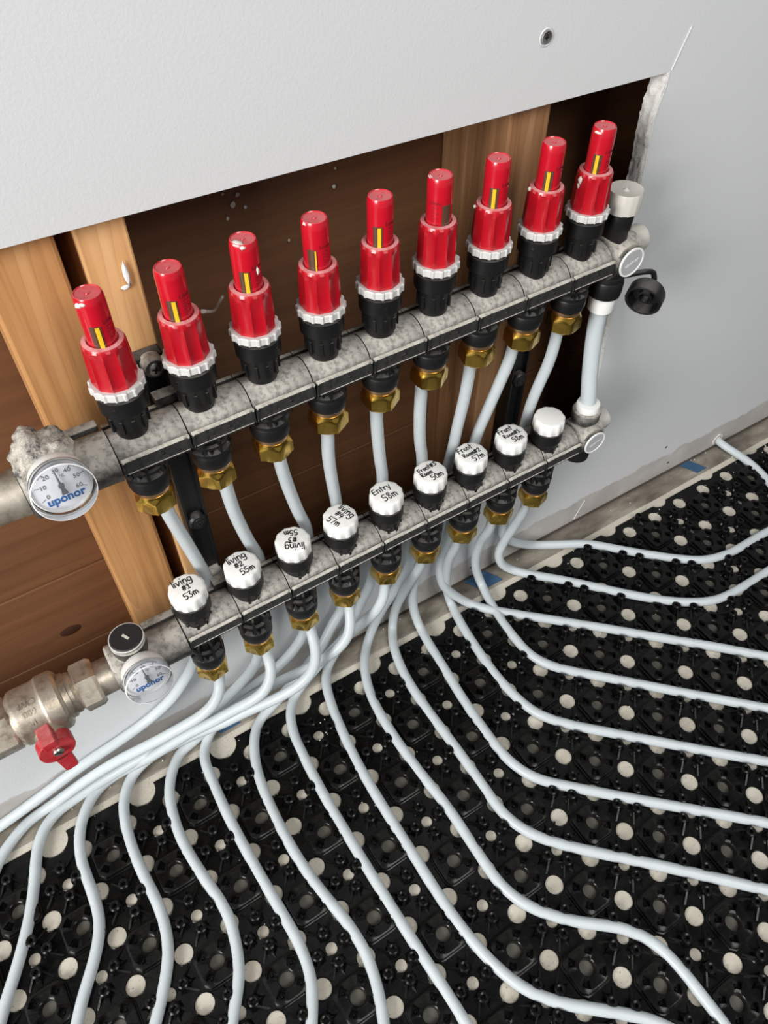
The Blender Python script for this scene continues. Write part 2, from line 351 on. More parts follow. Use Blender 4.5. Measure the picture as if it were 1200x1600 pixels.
# perimeter film strip on the floor
bm=bmesh.new()
NX=120
for i in range(NX+1):
    x=-.9+2.4*i/NX
    for y,z in ((-.0035,.0001),(-.0040,.0018),(-.012,.0018+.0006*noise.noise((x*25,1,1))),(-.022,.0018+.0006*noise.noise((x*18,9,1))),(-.031+.0012*noise.noise((x*14,4,4)),.0014),(-.0325+.0012*noise.noise((x*14,4,4)),.0001)): bm.verts.new((x,y,z))
bm.verts.ensure_lookup_table()
for i in range(NX):
    for j in range(5): bm.faces.new([bm.verts[k] for k in (i*6+j,i*6+j+1,i*6+6+j+1,i*6+6+j)])
bmesh.ops.recalc_face_normals(bm,faces=bm.faces)
for f in bm.faces: f.smooth=True
strip=ob('perimeter_strip',bm,M_STRIP,floor)
ob('joint_gap',bx((.3,-.0019,.0004),(2.4,.0036,.0010)),mat('dark_joint',(.06,.047,.035),.9),floor)
for x,l_ in ((.755,.020),(.362,.034),(-.018,.026)):
    bm=bmesh.new()
    for i in range(7):
        xx=-l_/2+l_*i/6
        for y,z in ((-.004,.0021),(-.012,.0027),(-.022,.0027),(-.029,.0021)): bm.verts.new((xx+(-y*.5),y,z))
    bm.verts.ensure_lookup_table()
    for i in range(6):
        for j in range(3): bm.faces.new([bm.verts[k] for k in (i*4+j,i*4+j+1,i*4+4+j+1,i*4+4+j)])
    ob('printed_patch',bm,M_BLUE,strip,(x,0,0))
# ------------------------------------------------------------ pipe runs (world metres)
PATHS={"U1":[[0.0035,-0.0298,0.4288],[0.0035,-0.0298,0.3948],[0.0095,-0.0278,0.353],[0.0164,-0.0238,0.3059],[0.0205,-0.0178,0.2607],[-0.015,-0.013,0.1433],[-0.0308,-0.0136,0.1209],[-0.0507,-0.0126,0.0965],[-0.0781,-0.008,0.0728],[-0.1036,-0.008,0.064],[-0.1203,-0.008,0.0595],[-0.1577,-0.008,0.0512],[-0.2042,-0.008,0.0346],[-0.2572,-0.008,0.0174],[-0.2998,-0.008,0.0087]],"L1":[[-0.0013,-0.0468,0.1788],[-0.0013,-0.0468,0.1448],[-0.0107,-0.058,0.1343],[-0.0284,-0.0599,0.1226],[-0.0503,-0.0544,0.1091],[-0.0729,-0.0476,0.0951],[-0.0962,-0.0394,0.0804],[-0.1272,-0.0283,0.0606],[-0.1656,-0.0182,0.036],[-0.1898,-0.0144,0.0212],[-0.2169,-0.0112,0.0075],[-0.2328,-0.014,0.0075],[-0.2517,-0.0239,0.0075],[-0.2682,-0.0363,0.0075],[-0.2827,-0.055,0.0075],[-0.2957,-0.0818,0.0075]],"U2":[[0.054,-0.0296,0.4273],[0.054,-0.0296,0.3933],[0.0567,-0.0276,0.3543],[0.0646,-0.0236,0.3048],[0.0741,-0.0176,0.2569],[0.0527,-0.013,0.0941],[0.042,-0.0203,0.0882],[0.0212,-0.0253,0.0787],[0.0016,-0.028,0.0702],[-0.0173,-0.0312,0.0621],[-0.0588,-0.0291,0.0459],[-0.1194,-0.0202,0.0249],[-0.1574,-0.0166,0.0138],[-0.1866,-0.0172,0.0075],[-0.206,-0.0212,0.0075],[-0.2212,-0.0306,0.0075],[-0.2334,-0.0491,0.0075],[-0.2442,-0.0776,0.0075],[-0.2569,-0.1061,0.0075],[-0.2769,-0.1398,0.0075],[-0.3011,-0.1741,0.0075],[-0.3163,-0.1993,0.0075]],"L2":[[0.0524,-0.0466,0.1787],[0.0524,-0.0466,0.1447],[0.0499,-0.0595,0.1347],[0.0389,-0.0685,0.1241],[0.0224,-0.0677,0.1129],[-0.0002,-0.0595,0.0978],[-0.0229,-0.052,0.0824],[-0.0542,-0.0397,0.0608],[-0.091,-0.0295,0.0355],[-0.121,-0.0188,0.0168],[-0.1397,-0.0148,0.0075],[-0.1555,-0.0184,0.0075],[-0.1721,-0.0294,0.0075],[-0.1865,-0.0476,0.0075],[-0.1931,-0.0636,0.0075],[-0.1974,-0.0849,0.0075],[-0.1974,-0.1154,0.0075],[-0.2001,-0.1484,0.0075],[-0.2126,-0.1736,0.0075],[-0.2368,-0.2053,0.0075],[-0.2565,-0.2367,0.0075]],"U3":[[0.1029,-0.0294,0.4307],[0.1029,-0.0294,0.3967],[0.1069,-0.0274,0.3634],[0.1161,-0.0234,0.3124],[0.1263,-0.0174,0.2661],[0.1107,-0.013,0.0949],[0.1004,-0.0172,0.0876],[0.0851,-0.0211,0.0775],[0.0653,-0.0222,0.0656],[0.0225,-0.0192,0.0426],[-0.0218,-0.0214,0.0217],[-0.0487,-0.0263,0.0112],[-0.063,-0.0271,0.0075],[-0.0784,-0.0402,0.0075],[-0.0919,-0.0614,0.0075],[-0.0973,-0.081,0.0075],[-0.101,-0.1165,0.0075],[-0.0963,-0.1642,0.0075],[-0.09,-0.2034,0.0075],[-0.0936,-0.2349,0.0075],[-0.1021,-0.2617,0.0075],[-0.1195,-0.2875,0.0075],[-0.137,-0.3114,0.0075]],"L3":[[0.1033,-0.0464,0.1871],[0.1033,-0.0464,0.1531],[0.1002,-0.0612,0.1434],[0.095,-0.0723,0.1355],[0.0843,-0.0796,0.1271],[0.0695,-0.0803,0.118],[0.0523,-0.0765,0.1077],[0.0341,-0.0698,0.0965],[0.0092,-0.0594,0.0812],[-0.01,-0.0529,0.0693],[-0.0396,-0.0394,0.051],[-0.0708,-0.0276,0.0324],[-0.0963,-0.0213,0.0184],[-0.1194,-0.024,0.0075],[-0.1321,-0.0363,0.0075],[-0.1412,-0.0536,0.0075],[-0.1473,-0.0876,0.0075],[-0.1478,-0.1262,0.0075],[-0.1453,-0.1689,0.0075],[-0.1512,-0.2054,0.0075],[-0.1666,-0.2339,0.0075],[-0.1884,-0.2621,0.0075],[-0.1995,-0.2779,0.0075]],"U4":[[0.149,-0.0292,0.4338],[0.149,-0.0292,0.3998],[0.1491,-0.0272,0.3717],[0.153,-0.0232,0.3326],[0.1589,-0.0172,0.2887],[0.1604,-0.013,0.1032],[0.1474,-0.0155,0.0903],[0.1298,-0.0222,0.0727],[0.1198,-0.0255,0.0634],[0.1009,-0.0284,0.0483],[0.072,-0.0318,0.0281],[0.0464,-0.0361,0.0135],[0.0305,-0.0389,0.0075],[0.0155,-0.0536,0.0075],[0.0048,-0.0756,0.0075],[-0.0023,-0.1014,0.0075],[-0.0063,-0.1482,0.0075],[-0.0061,-0.1947,0.0075],[-0.0011,-0.238,0.0075],[0.0073,-0.2813,0.0075],[0.0087,-0.3119,0.0075],[0.0027,-0.3428,0.0075],[-0.007,-0.3697,0.0075],[-0.0194,-0.3906,0.0075]],"L4":[[0.1507,-0.0461,0.1924],[0.1507,-0.0461,0.1584],[0.1456,-0.0581,0.147],[0.1379,-0.0667,0.1372],[0.1246,-0.0684,0.1264],[0.1112,-0.066,0.1162],[0.1021,-0.0631,0.1093],[0.0838,-0.0555,0.0952],[0.0622,-0.0453,0.0785],[0.0333,-0.0341,0.0563],[0.0025,-0.0248,0.0336],[-0.0195,-0.0238,0.0183],[-0.0356,-0.0325,0.0075],[-0.0451,-0.0488,0.0075],[-0.0475,-0.0765,0.0075],[-0.0489,-0.1055,0.0075],[-0.0486,-0.1453,0.0075],[-0.0466,-0.1916,0.0075],[-0.0437,-0.2359,0.0075],[-0.0422,-0.2736,0.0075],[-0.0467,-0.3026,0.0075],[-0.0581,-0.3259,0.0075],[-0.077,-0.3545,0.0075]],"U5":[[0.1971,-0.0291,0.434],[0.1971,-0.0291,0.4],[0.1995,-0.0271,0.3702],[0.2046,-0.0231,0.3308],[0.2112,-0.0171,0.2927],[0.1985,-0.013,0.1242],[0.1892,-0.0107,0.0999],[0.1787,-0.0111,0.0748],[0.1631,-0.0104,0.047],[0.143,-0.0164,0.0178],[0.1303,-0.0204,0.0075],[0.1178,-0.038,0.0075],[0.1102,-0.0618,0.0075],[0.1045,-0.0934,0.0075],[0.0991,-0.1388,0.0075],[0.0972,-0.1926,0.0075],[0.0977,-0.2467,0.0075],[0.0979,-0.2999,0.0075],[0.1005,-0.3429,0.0075],[0.1077,-0.3834,0.0075],[0.1204,-0.4164,0.0075],[0.1434,-0.4447,0.0075],[0.1747,-0.4715,0.0075],[0.2046,-0.499,0.0075],[0.2237,-0.5284,0.0075]],"L5":[[0.1959,-0.0459,0.1993],[0.1959,-0.0459,0.1653],[0.1901,-0.0526,0.1487],[0.1804,-0.0536,0.1337],[0.167,-0.0494,0.1157],[0.1575,-0.0452,0.1032],[0.1433,-0.0397,0.0844],[0.1277,-0.0355,0.0636],[0.1143,-0.0332,0.0459],[0.0974,-0.0314,0.0253],[0.0791,-0.0337,0.0075],[0.0652,-0.0472,0.0075],[0.0552,-0.071,0.0075],[0.0514,-0.1046,0.0075],[0.0492,-0.1545,0.0075],[0.0496,-0.209,0.0075],[0.0509,-0.2648,0.0075],[0.0529,-0.3212,0.0075],[0.0558,-0.3698,0.0075],[0.0575,-0.4158,0.0075],[0.0583,-0.4391,0.0075]],"U6":[[0.2435,-0.0289,0.4355],[0.2435,-0.0289,0.4015],[0.2448,-0.0269,0.3709],[0.2493,-0.0229,0.3324],[0.2581,-0.0169,0.2938],[0.252,-0.013,0.1201],[0.239,-0.0089,0.0843],[0.2214,-0.008,0.0555],[0.2079,-0.008,0.0303],[0.1903,-0.0166,0.0075],[0.1735,-0.0359,0.0075],[0.1612,-0.06,0.0075],[0.1537,-0.087,0.0075],[0.1503,-0.1322,0.0075],[0.1521,-0.1893,0.0075],[0.1562,-0.2393,0.0075],[0.1559,-0.2921,0.0075],[0.1576,-0.3336,0.0075],[0.17,-0.3645,0.0075],[0.1996,-0.3981,0.0075],[0.2333,-0.4259,0.0075],[0.2511,-0.4516,0.0075],[0.2573,-0.4813,0.0075],[0.2581,-0.5116,0.0075],[0.2583,-0.5425,0.0075],[0.2539,-0.5614,0.0075]],"L6":[[0.244,-0.0457,0.2028],[0.244,-0.0457,0.1688],[0.244,-0.0305,0.1213],[0.2401,-0.0178,0.0769],[0.2331,-0.0113,0.0344],[0.2261,-0.017,0.0075],[0.2135,-0.0397,0.0075],[0.2069,-0.0619,0.0075],[0.2021,-0.0935,0.0075],[0.2012,-0.1387,0.0075],[0.2027,-0.192,0.0075],[0.2028,-0.2403,0.0075],[0.2037,-0.2793,0.0075],[0.2172,-0.3114,0.0075],[0.246,-0.3446,0.0075],[0.2934,-0.39,0.0075],[0.3395,-0.4349,0.0075],[0.3841,-0.4793,0.0075],[0.4107,-0.5052,0.0075]],"U7":[[0.2961,-0.0287,0.4382],[0.2961,-0.0287,0.4042],[0.2953,-0.0267,0.3702],[0.2937,-0.0227,0.3307],[0.2946,-0.0167,0.2894],[0.2597,-0.013,0.0843],[0.2566,-0.0148,0.0516],[0.2555,-0.0205,0.0285],[0.2565,-0.0337,0.0075],[0.2523,-0.0635,0.0075],[0.2498,-0.0928,0.0075],[0.2449,-0.1419,0.0075],[0.2429,-0.1927,0.0075],[0.2446,-0.2322,0.0075],[0.2565,-0.2629,0.0075],[0.2881,-0.2961,0.0075],[0.3384,-0.3433,0.0075],[0.3883,-0.389,0.0075],[0.4373,-0.4339,0.0075],[0.4661,-0.4605,0.0075]],"L7":[[0.2906,-0.0455,0.2027],[0.2906,-0.0455,0.1687],[0.297,-0.0285,0.1182],[0.3015,-0.0214,0.0833],[0.3066,-0.0178,0.0392],[0.3109,-0.0245,0.0075],[0.304,-0.0555,0.0075],[0.3007,-0.0821,0.0075],[0.2973,-0.1265,0.0075],[0.2988,-0.1687,0.0075],[0.308,-0.2054,0.0075],[0.3309,-0.2356,0.0075],[0.3675,-0.2714,0.0075],[0.4194,-0.3209,0.0075],[0.4552,-0.3549,0.0075],[0.4912,-0.3879,0.0075],[0.5212,-0.4162,0.0075]],"U8":[[0.3441,-0.0285,0.4344],[0.3441,-0.0285,0.4004],[0.3384,-0.0265,0.3739],[0.33,-0.0225,0.3339],[0.3243,-0.0165,0.292],[0.2987,-0.013,0.1045],[0.2966,-0.0148,0.0696],[0.2995,-0.0204,0.0482],[0.3114,-0.0269,0.0288],[0.3302,-0.0388,0.0075],[0.3458,-0.0589,0.0075],[0.3666,-0.0787,0.0075],[0.4148,-0.1232,0.0075],[0.463,-0.168,0.0075],[0.5086,-0.2117,0.0075],[0.5541,-0.2541,0.0075],[0.5975,-0.2971,0.0075],[0.6305,-0.3281,0.0075]],"L8":[[0.3383,-0.0452,0.2007],[0.3383,-0.0452,0.1667],[0.3456,-0.0264,0.1174],[0.351,-0.0159,0.0707],[0.3561,-0.0147,0.0351],[0.3622,-0.0221,0.0075],[0.3552,-0.0509,0.0075],[0.3502,-0.0832,0.0075],[0.3484,-0.1119,0.0075],[0.3505,-0.141,0.0075],[0.3615,-0.1645,0.0075],[0.3823,-0.1877,0.0075],[0.4154,-0.2196,0.0075],[0.4581,-0.2622,0.0075],[0.5007,-0.3035,0.0075],[0.5425,-0.344,0.0075],[0.5743,-0.3734,0.0075]],"U9":[[0.3984,-0.0283,0.4319],[0.3984,-0.0283,0.3979],[0.3979,-0.0263,0.3674],[0.3924,-0.0223,0.3298],[0.392,-0.0163,0.2851],[0.3924,-0.013,0.097],[0.403,-0.008,0.0629],[0.4271,-0.008,0.0362],[0.4621,-0.0083,0.0075],[0.4956,-0.028,0.0075],[0.5275,-0.0471,0.0075],[0.5521,-0.0716,0.0075],[0.5824,-0.102,0.0075],[0.6139,-0.1305,0.0075],[0.6418,-0.1505,0.0075],[0.6805,-0.1605,0.0075],[0.7175,-0.1615,0.0075],[0.7553,-0.1624,0.0075],[0.8027,-0.1674,0.0075]],"L9":[[0.3878,-0.045,0.2023],[0.3878,-0.045,0.1683],[0.3936,-0.0306,0.1198],[0.3941,-0.0176,0.0721],[0.3921,-0.0139,0.0421],[0.3955,-0.0185,0.0236],[0.4101,-0.025,0.0075],[0.4245,-0.0426,0.0075],[0.4568,-0.0737,0.0075],[0.4867,-0.1057,0.0075],[0.5148,-0.1362,0.0075],[0.5439,-0.165,0.0075],[0.5764,-0.1899,0.0075],[0.6077,-0.2047,0.0075],[0.6517,-0.2085,0.0075],[0.7011,-0.2087,0.0075],[0.7512,-0.2097,0.0075]],"R":[[0.8377,0.01,0.012],[0.828,-0.0,0.011],[0.8339,-0.028,0.0075],[0.8368,-0.0566,0.0075],[0.834,-0.0857,0.0075],[0.8241,-0.1212,0.0075],[0.8181,-0.1604,0.0075]]}
CENT={}; RPIPE=.0057
for k,pl in PATHS.items():
    C_=crom([Vector(p) for p in pl],7)
    for _ in range(4):
        C_=[C_[0],C_[1]]+[(C_[i-1]+C_[i]*2+C_[i+1])/4 for i in range(2,len(C_)-2)]+[C_[-2],C_[-1]]
    e_=C_[-1]-C_[-4]; e_.z=0; e_.normalize()
    if k=='U1': e_=Vector((-1,0,0))
    C_+=[C_[-1]+e_*(.02*q_) for q_ in range(1,12)]
    CENT[k]=C_
ONFLOOR=[c for C_ in CENT.values() for c in C_ if c.z<.02]
# ------------------------------------------------------------ stud mat
PITCH=.06965; TH=math.radians(-44.15); G0=Vector((.49652,-.05994))
va=Vector((math.cos(TH),math.sin(TH)))*PITCH; vb=Vector((math.sin(TH),-math.cos(TH)))*PITCH
YE=-.0415
mat_root=thing('heating_mat',(.3,-.25,0),'black moulded plastic pipe mat with round holes, lying on the concrete floor','floor mat')
def P2(i2,j2): return G0+va*(i2/2)+vb*(j2/2)
def inside(p,m=0.):
    # the stretch of floor the mat is modelled on, a little wider than the view
    return -.50-m<p.x<1.12+m and p.y>-.76-m
bm=bmesh.new(); hx=va/4; hy=vb/4; SEG=24
sites=[]
for i2 in range(-34,40):
    for j2 in range(-20,40):
        c=P2(i2,j2)
        if c.y<YE+.026 and inside(c): sites.append((i2,j2,c))
Zt=.0016
for i2,j2,c in sites:
    typ='big' if (i2-j2)%2==0 else ('plat' if i2%2 else 'small')
    onedge=(i2+j2) in (-1,) and c.y>-.075
    if typ=='plat' and c.y>YE-.016: r=.0155
    elif typ=='plat': r=.0150
    elif typ=='big': r=.0093
    else: r=.0058
    if (typ=='small' and c.y>YE-.012) or (typ=='big' and c.y>YE-.004): r=0.0
    sq=[]
    for k in range(SEG):
        t=k/SEG*4; s=int(t); u=t-s; X,Y=[(1,-1+2*u),(1-2*u,1),(-1,1-2*u),(-1+2*u,-1)][s]
        sq.append(bm.verts.new((*(c+hx*X+hy*Y),Zt)))
    if r==0: bm.faces.new(sq); continue
    a0=math.atan2(va.y,va.x)-PI/4; hand=1 if (va.x*vb.y-va.y*vb.x)>0 else -1
    a0=math.atan2((va-vb*1).y,(va-vb).x)
    def ring(rr,z): return [bm.verts.new((c.x+rr*math.cos(a0+hand*2*PI*k/SEG),c.y+rr*math.sin(a0+hand*2*PI*k/SEG),z)) for k in range(SEG)]
    r1=ring(r+.0011,Zt); r2=ring(r+.0004,Zt+.0004); r3=ring(r,Zt-.0002); r4=ring(r,.0001)
    for A,B in ((sq,r1),(r1,r2),(r2,r3),(r3,r4)):
        for k in range(SEG): bm.faces.new((A[k],A[(k+1)%SEG],B[(k+1)%SEG],B[k]))
bmesh.ops.remove_doubles(bm,verts=bm.verts,dist=.00004)
bmesh.ops.recalc_face_normals(bm,faces=bm.faces)
g=bmesh.ops.bisect_plane(bm,geom=list(bm.verts)+list(bm.edges)+list(bm.faces),plane_co=(0,YE,0),plane_no=(0,1,0),clear_outer=True)
bd=[e for e in bm.edges if e.is_boundary and all(abs(v.co.y-YE)<1e-4 and v.co.z>.001 for v in e.verts)]
r=bmesh.ops.extrude_edge_only(bm,edges=bd); bmesh.ops.translate(bm,verts=[v for v in r['geom'] if isinstance(v,bmesh.types.BMVert)],vec=(0,0,-.0014))
mat_root.location=(0,0,0)
ob('base_sheet',bm,M_MAT,mat_root)
# raised platform between the pipes
def platform():
    bm=bmesh.new(); SG=48; st=2*PI/SG
    def R_(th,h,cut):   # square with clipped corners, aligned with the walls; corners along the mat's two pipe directions
        c_=abs(math.cos(th)); s_=abs(math.sin(th)); q=h/max(c_,s_); d=cut/((c_+s_)/math.sqrt(2)); return min(q,d)
    a45=PI/4
    rad=[lambda t:.0076,lambda t:.0085,lambda t:.0112,lambda t:.0184,lambda t:max(.0195 if False else 0,R_(t,.0172,.0212)),lambda t:R_(t,.0186,.0226),lambda t:R_(t,.0190,.0230),lambda t:R_(t,.0200,.0242),lambda t:R_(t,.0204,.0246)]
    zz=[.0088,.0095,.0095,.0095,.0095,.0088,.0044,.0040,.0013]
    def rr(k,t):
        if k==3: return min(.0184,R_(t,.0172,.0212)-.0008)
        return rad[k](t)
    rings=[[bm.verts.new((rr(k,s*st)*math.cos(s*st),rr(k,s*st)*math.sin(s*st),zz[k])) for s in range(SG)] for k in range(len(rad))]
    low=[bm.verts.new((.0070*math.cos(s*st),.0070*math.sin(s*st),.0022)) for s in range(SG)]
    for s in range(SG): bm.faces.new((low[s],low[(s+1)%SG],rings[0][(s+1)%SG],rings[0][s]))
    for k in range(len(rad)-1):
        for s in range(SG):
            t=(s+1)%SG; q=(rings[k][s],rings[k][t],rings[k+1][t],rings[k+1][s])
            corner=any((s-cs)%SG in (0,1,SG-1,SG-2) for cs in (6,18,30,42))
            if k==2 and corner:
                continue
            if k==6 and (s%12)in(0,11) : pass
            bm.faces.new(q)
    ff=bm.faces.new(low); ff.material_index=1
    for cs in (6,18,30,42):
        for i in range(5):
            rings[2][(cs-2+i)%SG].co.z+=.0006; rings[3][(cs-2+i)%SG].co.z+=.0006
    # square pockets near the four corners
    for cs in (6,18,30,42):
        ss=[(cs-2+i)%SG for i in range(5)]
        A=[rings[2][s] for s in ss]; B=[rings[3][s] for s in ss]
        loop=A+B[::-1]; cen=sum((v.co for v in loop),Vector())/len(loop)
        lowv=[bm.verts.new((v.co.x*.94+cen.x*.06,v.co.y*.94+cen.y*.06,.0035)) for v in loop]
        n_=len(loop)
        for i in range(n_): bm.faces.new((loop[i],loop[(i+1)%n_],lowv[(i+1)%n_],lowv[i]))
        bm.faces.new(lowv)
        top=[bm.verts.new((cen.x+dx*.0011,cen.y+dy*.0011,.0050)) for dx,dy in ((-1,-1),(1,-1),(1,1),(-1,1))]
        bot=[bm.verts.new((cen.x+dx*.0017,cen.y+dy*.0017,.0036)) for dx,dy in ((-1,-1),(1,-1),(1,1),(-1,1))]
        bm.faces.new(top)
        for i in range(4): bm.faces.new((top[i],top[(i+1)%4],bot[(i+1)%4],bot[i]))
    bmesh.ops.recalc_face_normals(bm,faces=bm.faces)
    return smooth(bm,30)
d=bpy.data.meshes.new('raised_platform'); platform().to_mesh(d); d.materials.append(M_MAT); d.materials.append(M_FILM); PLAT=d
ang_al=TH+PI/4
# little holding pin with its three-sided skirt
def pin():
    bm=lathe([(.0016,.0075),(.0017,.0122),(.0030,.0128),(.0042,.0120),(.0044,.0105),(.0034,.0085),(.0040,.0040),(.0062,.0014)],14,close=False,ang=45)
    bm.faces.new([v for v in bm.verts if abs(v.co.z-.0075)<1e-5])
    # skirt pointing away from the small hole
    q=[(-.0045,-.0058,.0013),(-.0045,.0058,.0013),(.0100,0,.0013)]; tq=[(-.003,-.0038,.0050),(-.003,.0038,.0050),(.0064,0,.0044)]
    a=[bm.verts.new(v) for v in q]; b=[bm.verts.new(v) for v in tq]; bm.faces.new(b)
    for i in range(3): bm.faces.new((a[i],a[(i+1)%3],b[(i+1)%3],b[i]))
    for s in (-1,1):   # two fins towards the pipe channel
        c0=[bm.verts.new(v) for v in ((.001,s*.0030,.0013),(.0085,s*.0090,.0013),(.0085,s*.0090,.0026),(.001,s*.0030,.0072))]
        c1=[bm.verts.new(v.co+Vector((-.0011,s*.0009,0))) for v in c0]
        bm.faces.new(c0); bm.faces.new(c1)
        for i in range(4): bm.faces.new((c0[i],c0[(i+1)%4],c1[(i+1)%4],c1[i]))
    bmesh.ops.recalc_face_normals(bm,faces=bm.faces); return bm
d=bpy.data.meshes.new('holding_pin'); b_=pin(); b_.transform(Matrix.Diagonal((1.28,1.28,.97,1))); b_.to_mesh(d); d.materials.append(M_MAT); PIN=d
Mi=cam.matrix_world.inverted()
def inframe(p):
    q=Mi@Vector(p); u=600+1222*q.x/-q.z; v=800-1222*q.y/-q.z; return -20<u<1220 and -20<v<1620 and q.z<0
pins=[]; ribs=bmesh.new()
for i2,j2,c in sites:
    if (i2-j2)%2==0: continue
    if i2%2:
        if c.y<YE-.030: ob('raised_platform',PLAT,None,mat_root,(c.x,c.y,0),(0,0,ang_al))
    else:
        for di,dj in ((1,1),(1,-1),(-1,1),(-1,-1)):
            p=c+va*(.152*di)+vb*(.152*dj)
            p0=p
            for _ in range(2):
                q=min(ONFLOOR,key=lambda c_:(c_.x-p.x)**2+(c_.y-p.y)**2); dv=Vector((p.x-q.x,p.y-q.y)); dl=dv.length
                if 1e-5<dl<RPIPE+.0026: p=p+dv/dl*(RPIPE+.0026-dl)
            if (p-p0).length>.0045: continue
            if p.y<YE-.006: pins.append((p,math.atan2((p-c).y,(p-c).x)))
        # low ribs running out from the small hole along both pipe channels
        if c.y<YE-.02:
            for dirv in (va,vb):
                u=dirv.normalized(); nrm=Vector((-u.y,u.x))
                for off in (-.0072,.0072):
                    for sgn in (-1,1):
                        cc=c+nrm*off+u*(.0215*sgn)
                        box(ribs,(cc.x,cc.y,.0021),(.014,.0012,.0018),Matrix.Rotation(math.atan2(u.y,u.x),3,'Z'))
pins.sort(key=lambda t:(not inframe((*t[0],.01)),(Vector((*t[0],0))-cam.location).length))
for p,a in pins[:300]: ob('holding_pin',PIN,None,mat_root,(p.x,p.y,0),(0,0,a))
bm=bmesh.new()
for p,a in pins[300:]:
    d=PIN.copy(); d.transform(T(p.x,p.y,0)@RZ(a)); bm.from_mesh(d); bpy.data.meshes.remove(d)
ob('holding_pins',bm,M_MAT,mat_root,kind='stuff')
bm=bmesh.new()
for c,s_ in (((-.88,-.9007,.0006),(.80,1.718,.0012)),((1.44,-.9007,.0006),(.68,1.718,.0012)),((.30,-1.28,.0004),(1.66,1.06,.0008))): box(bm,c,s_)
ob('plain_sheet',bm,M_MAT,mat_root)
ob('channel_rib',ribs,M_MAT,mat_root,kind='stuff')
# ------------------------------------------------------------ manifolds
YU,YL=-.030,-.047
CX,CY=cam.location.x,cam.location.y
def rail_section(x0,x1,first=False,last=False):
    """one cast section: round tube with a back bar and a flat front flange; local origin on the tube axis"""
    prof=[]
    R0=.0180
    for k in range(13):
        a=math.radians(150-10*k*1.0); prof.append((-R0*math.cos(math.radians(180-150+k*10)) if False else R0*math.cos(a)*-1,R0*math.sin(a)))
    # profile in (y,z): y negative towards the viewer
    pr=[]
    for k in range(0,15):
        a=math.radians(28+ (180-28-14)*k/14); pr.append((R0*math.cos(a),R0*math.sin(a)))      # back top -> front
    pr+=[(-.0180,.0085),(-.0202,.0088),(-.0204,-.0045),(-.0190,-.0055),(-.0165,-.0052)]
    for k in range(1,9):
        a=math.radians(200+ (340-200)*k/8); pr.append((R0*.93*math.cos(a),R0*.93*math.sin(a)))
    pr+=[(.0175,.004),(.0205,.005),(.0205,.0115),(.0165,.0120)]
    bm=bmesh.new(); L_=x1-x0; g_=.0004
    xs=[x0+g_,x0+g_+.0006,x1-g_-.0006,x1-g_]; rings=[]
    for i,x in enumerate(xs):
        s=.975 if i in (0,3) else 1.
        rings.append([bm.verts.new((x+.006*(y_/.02)*0+ -z_*.0,y_*s,z_*s)) for y_,z_ in pr])
    n_=len(pr)
    for A,B in zip(rings,rings[1:]):
        for k in range(n_): bm.faces.new((A[k],A[(k+1)%n_],B[(k+1)%n_],B[k]))
    bm.faces.new(rings[0]); bm.faces.new(rings[-1][::-1])
    bmesh.ops.recalc_face_normals(bm,faces=bm.faces)
    return smooth(bm,38)
def flange_plate(x0,x1):
    # sunk panel frame on the flange: a thin raised border
    bm=bmesh.new()
    for c,s in (((0,0,-.0052),(x1-x0-.002,.0009,.0012)),(((x0-x1)/2+.0018,0,0),(.0012,.0009,.0115)),(((x1-x0)/2-.0018,0,0),(.0012,.0009,.0115))): box(bm,c,s)
    return bm
def hexr(rc,ri):   # radial factor for a hexagon inscribed in rc
    return lambda th,k: (math.cos(PI/6)/math.cos((th%(PI/3))-PI/6))
def nut_mesh():
    prof=[(.0060,.001),(.0125,.0),(.0140,.0008),(.0155,.0026),(.0155,.0125),(.0150,.0150),(.0143,.0165),(.0138,.0190),(.0132,.0192)]
    def f(th,k):
        h=math.cos(PI/6)/math.cos((th%(PI/3))-PI/6)*1.06
        return h if 3<=k<=4 else (1+(h-1)*.3 if k in (2,5) else 1.)
    return lathe(prof,36,f,25)
def outlet_mesh(cage):
    prof=[(.0120,0),(.0150,.0005),(.0160,.004),(.0160,.0120),(.0152,.0135),(.0164,.0140),(.0164,.0170),(.0140,.0178),(.0118,.0180),(.0112,.018+cage),(.0001,.018+cage)]
    bm=lathe(prof,32,None,30)
    for k in range(8):
        a=2*PI*(k+.5)/8; add(bm,bx((0,0,0),(.0065,.0022,cage+.002)),RZ(a)@T(.0130,0,.018+cage/2))
    zz=.018+cage*.5
    add(bm,lathe([(.0125,zz-.0012),(.0158,zz-.0010),(.0158,zz+.0010),(.0125,zz+.0012)],32,close=False))
    for k in range(4): add(bm,lathe([(.0045,0),(.0001,.0045)],10,close=True),RZ(2*PI*(k)/4+.5)@T(.0125,0,.0178))
    return bm
def valve_mesh(h_neck,r_col,h_col,r_neck,r_foot):
    """black valve body: foot with tabs, neck, collar; origin at the collar top, going down"""
    prof=[(r_col*.8,.0),(r_col,-.0003),(r_col,-h_col),(r_neck+.0008,-h_col-.0016),(r_neck,-h_col-.003),(r_foot,-h_neck),(r_foot*.9,-h_neck-.006)]
    bm=lathe(prof,32,None,30)
    for k in range(10):
        a=2*PI*k/10; add(bm,bx((0,0,0),(.0016,.0022,h_neck*.36)),RZ(a)@T(r_neck-.0002,0,-h_neck*.80))
    for k in range(2): add(bm,lathe([(.0018,0),(.0017,.0006),(.0008,.0008),(.0008,.0001)],12,close=False),RZ(k*PI-1.25)@T(r_col-.0004,0,-h_col*.5)@RY(PI/2))
    return bm
def ring_mesh():
    def f(th,k): 
        return (1.06 if (th*16/(2*PI))%1<.22 else 1.) if 1<=k<=3 else 1.
    return lathe([(.0135,.0034),(.0166,.0036),(.0172,.0028),(.0172,-.0020),(.0160,-.0030),(.013,-.003)],96,f,20)
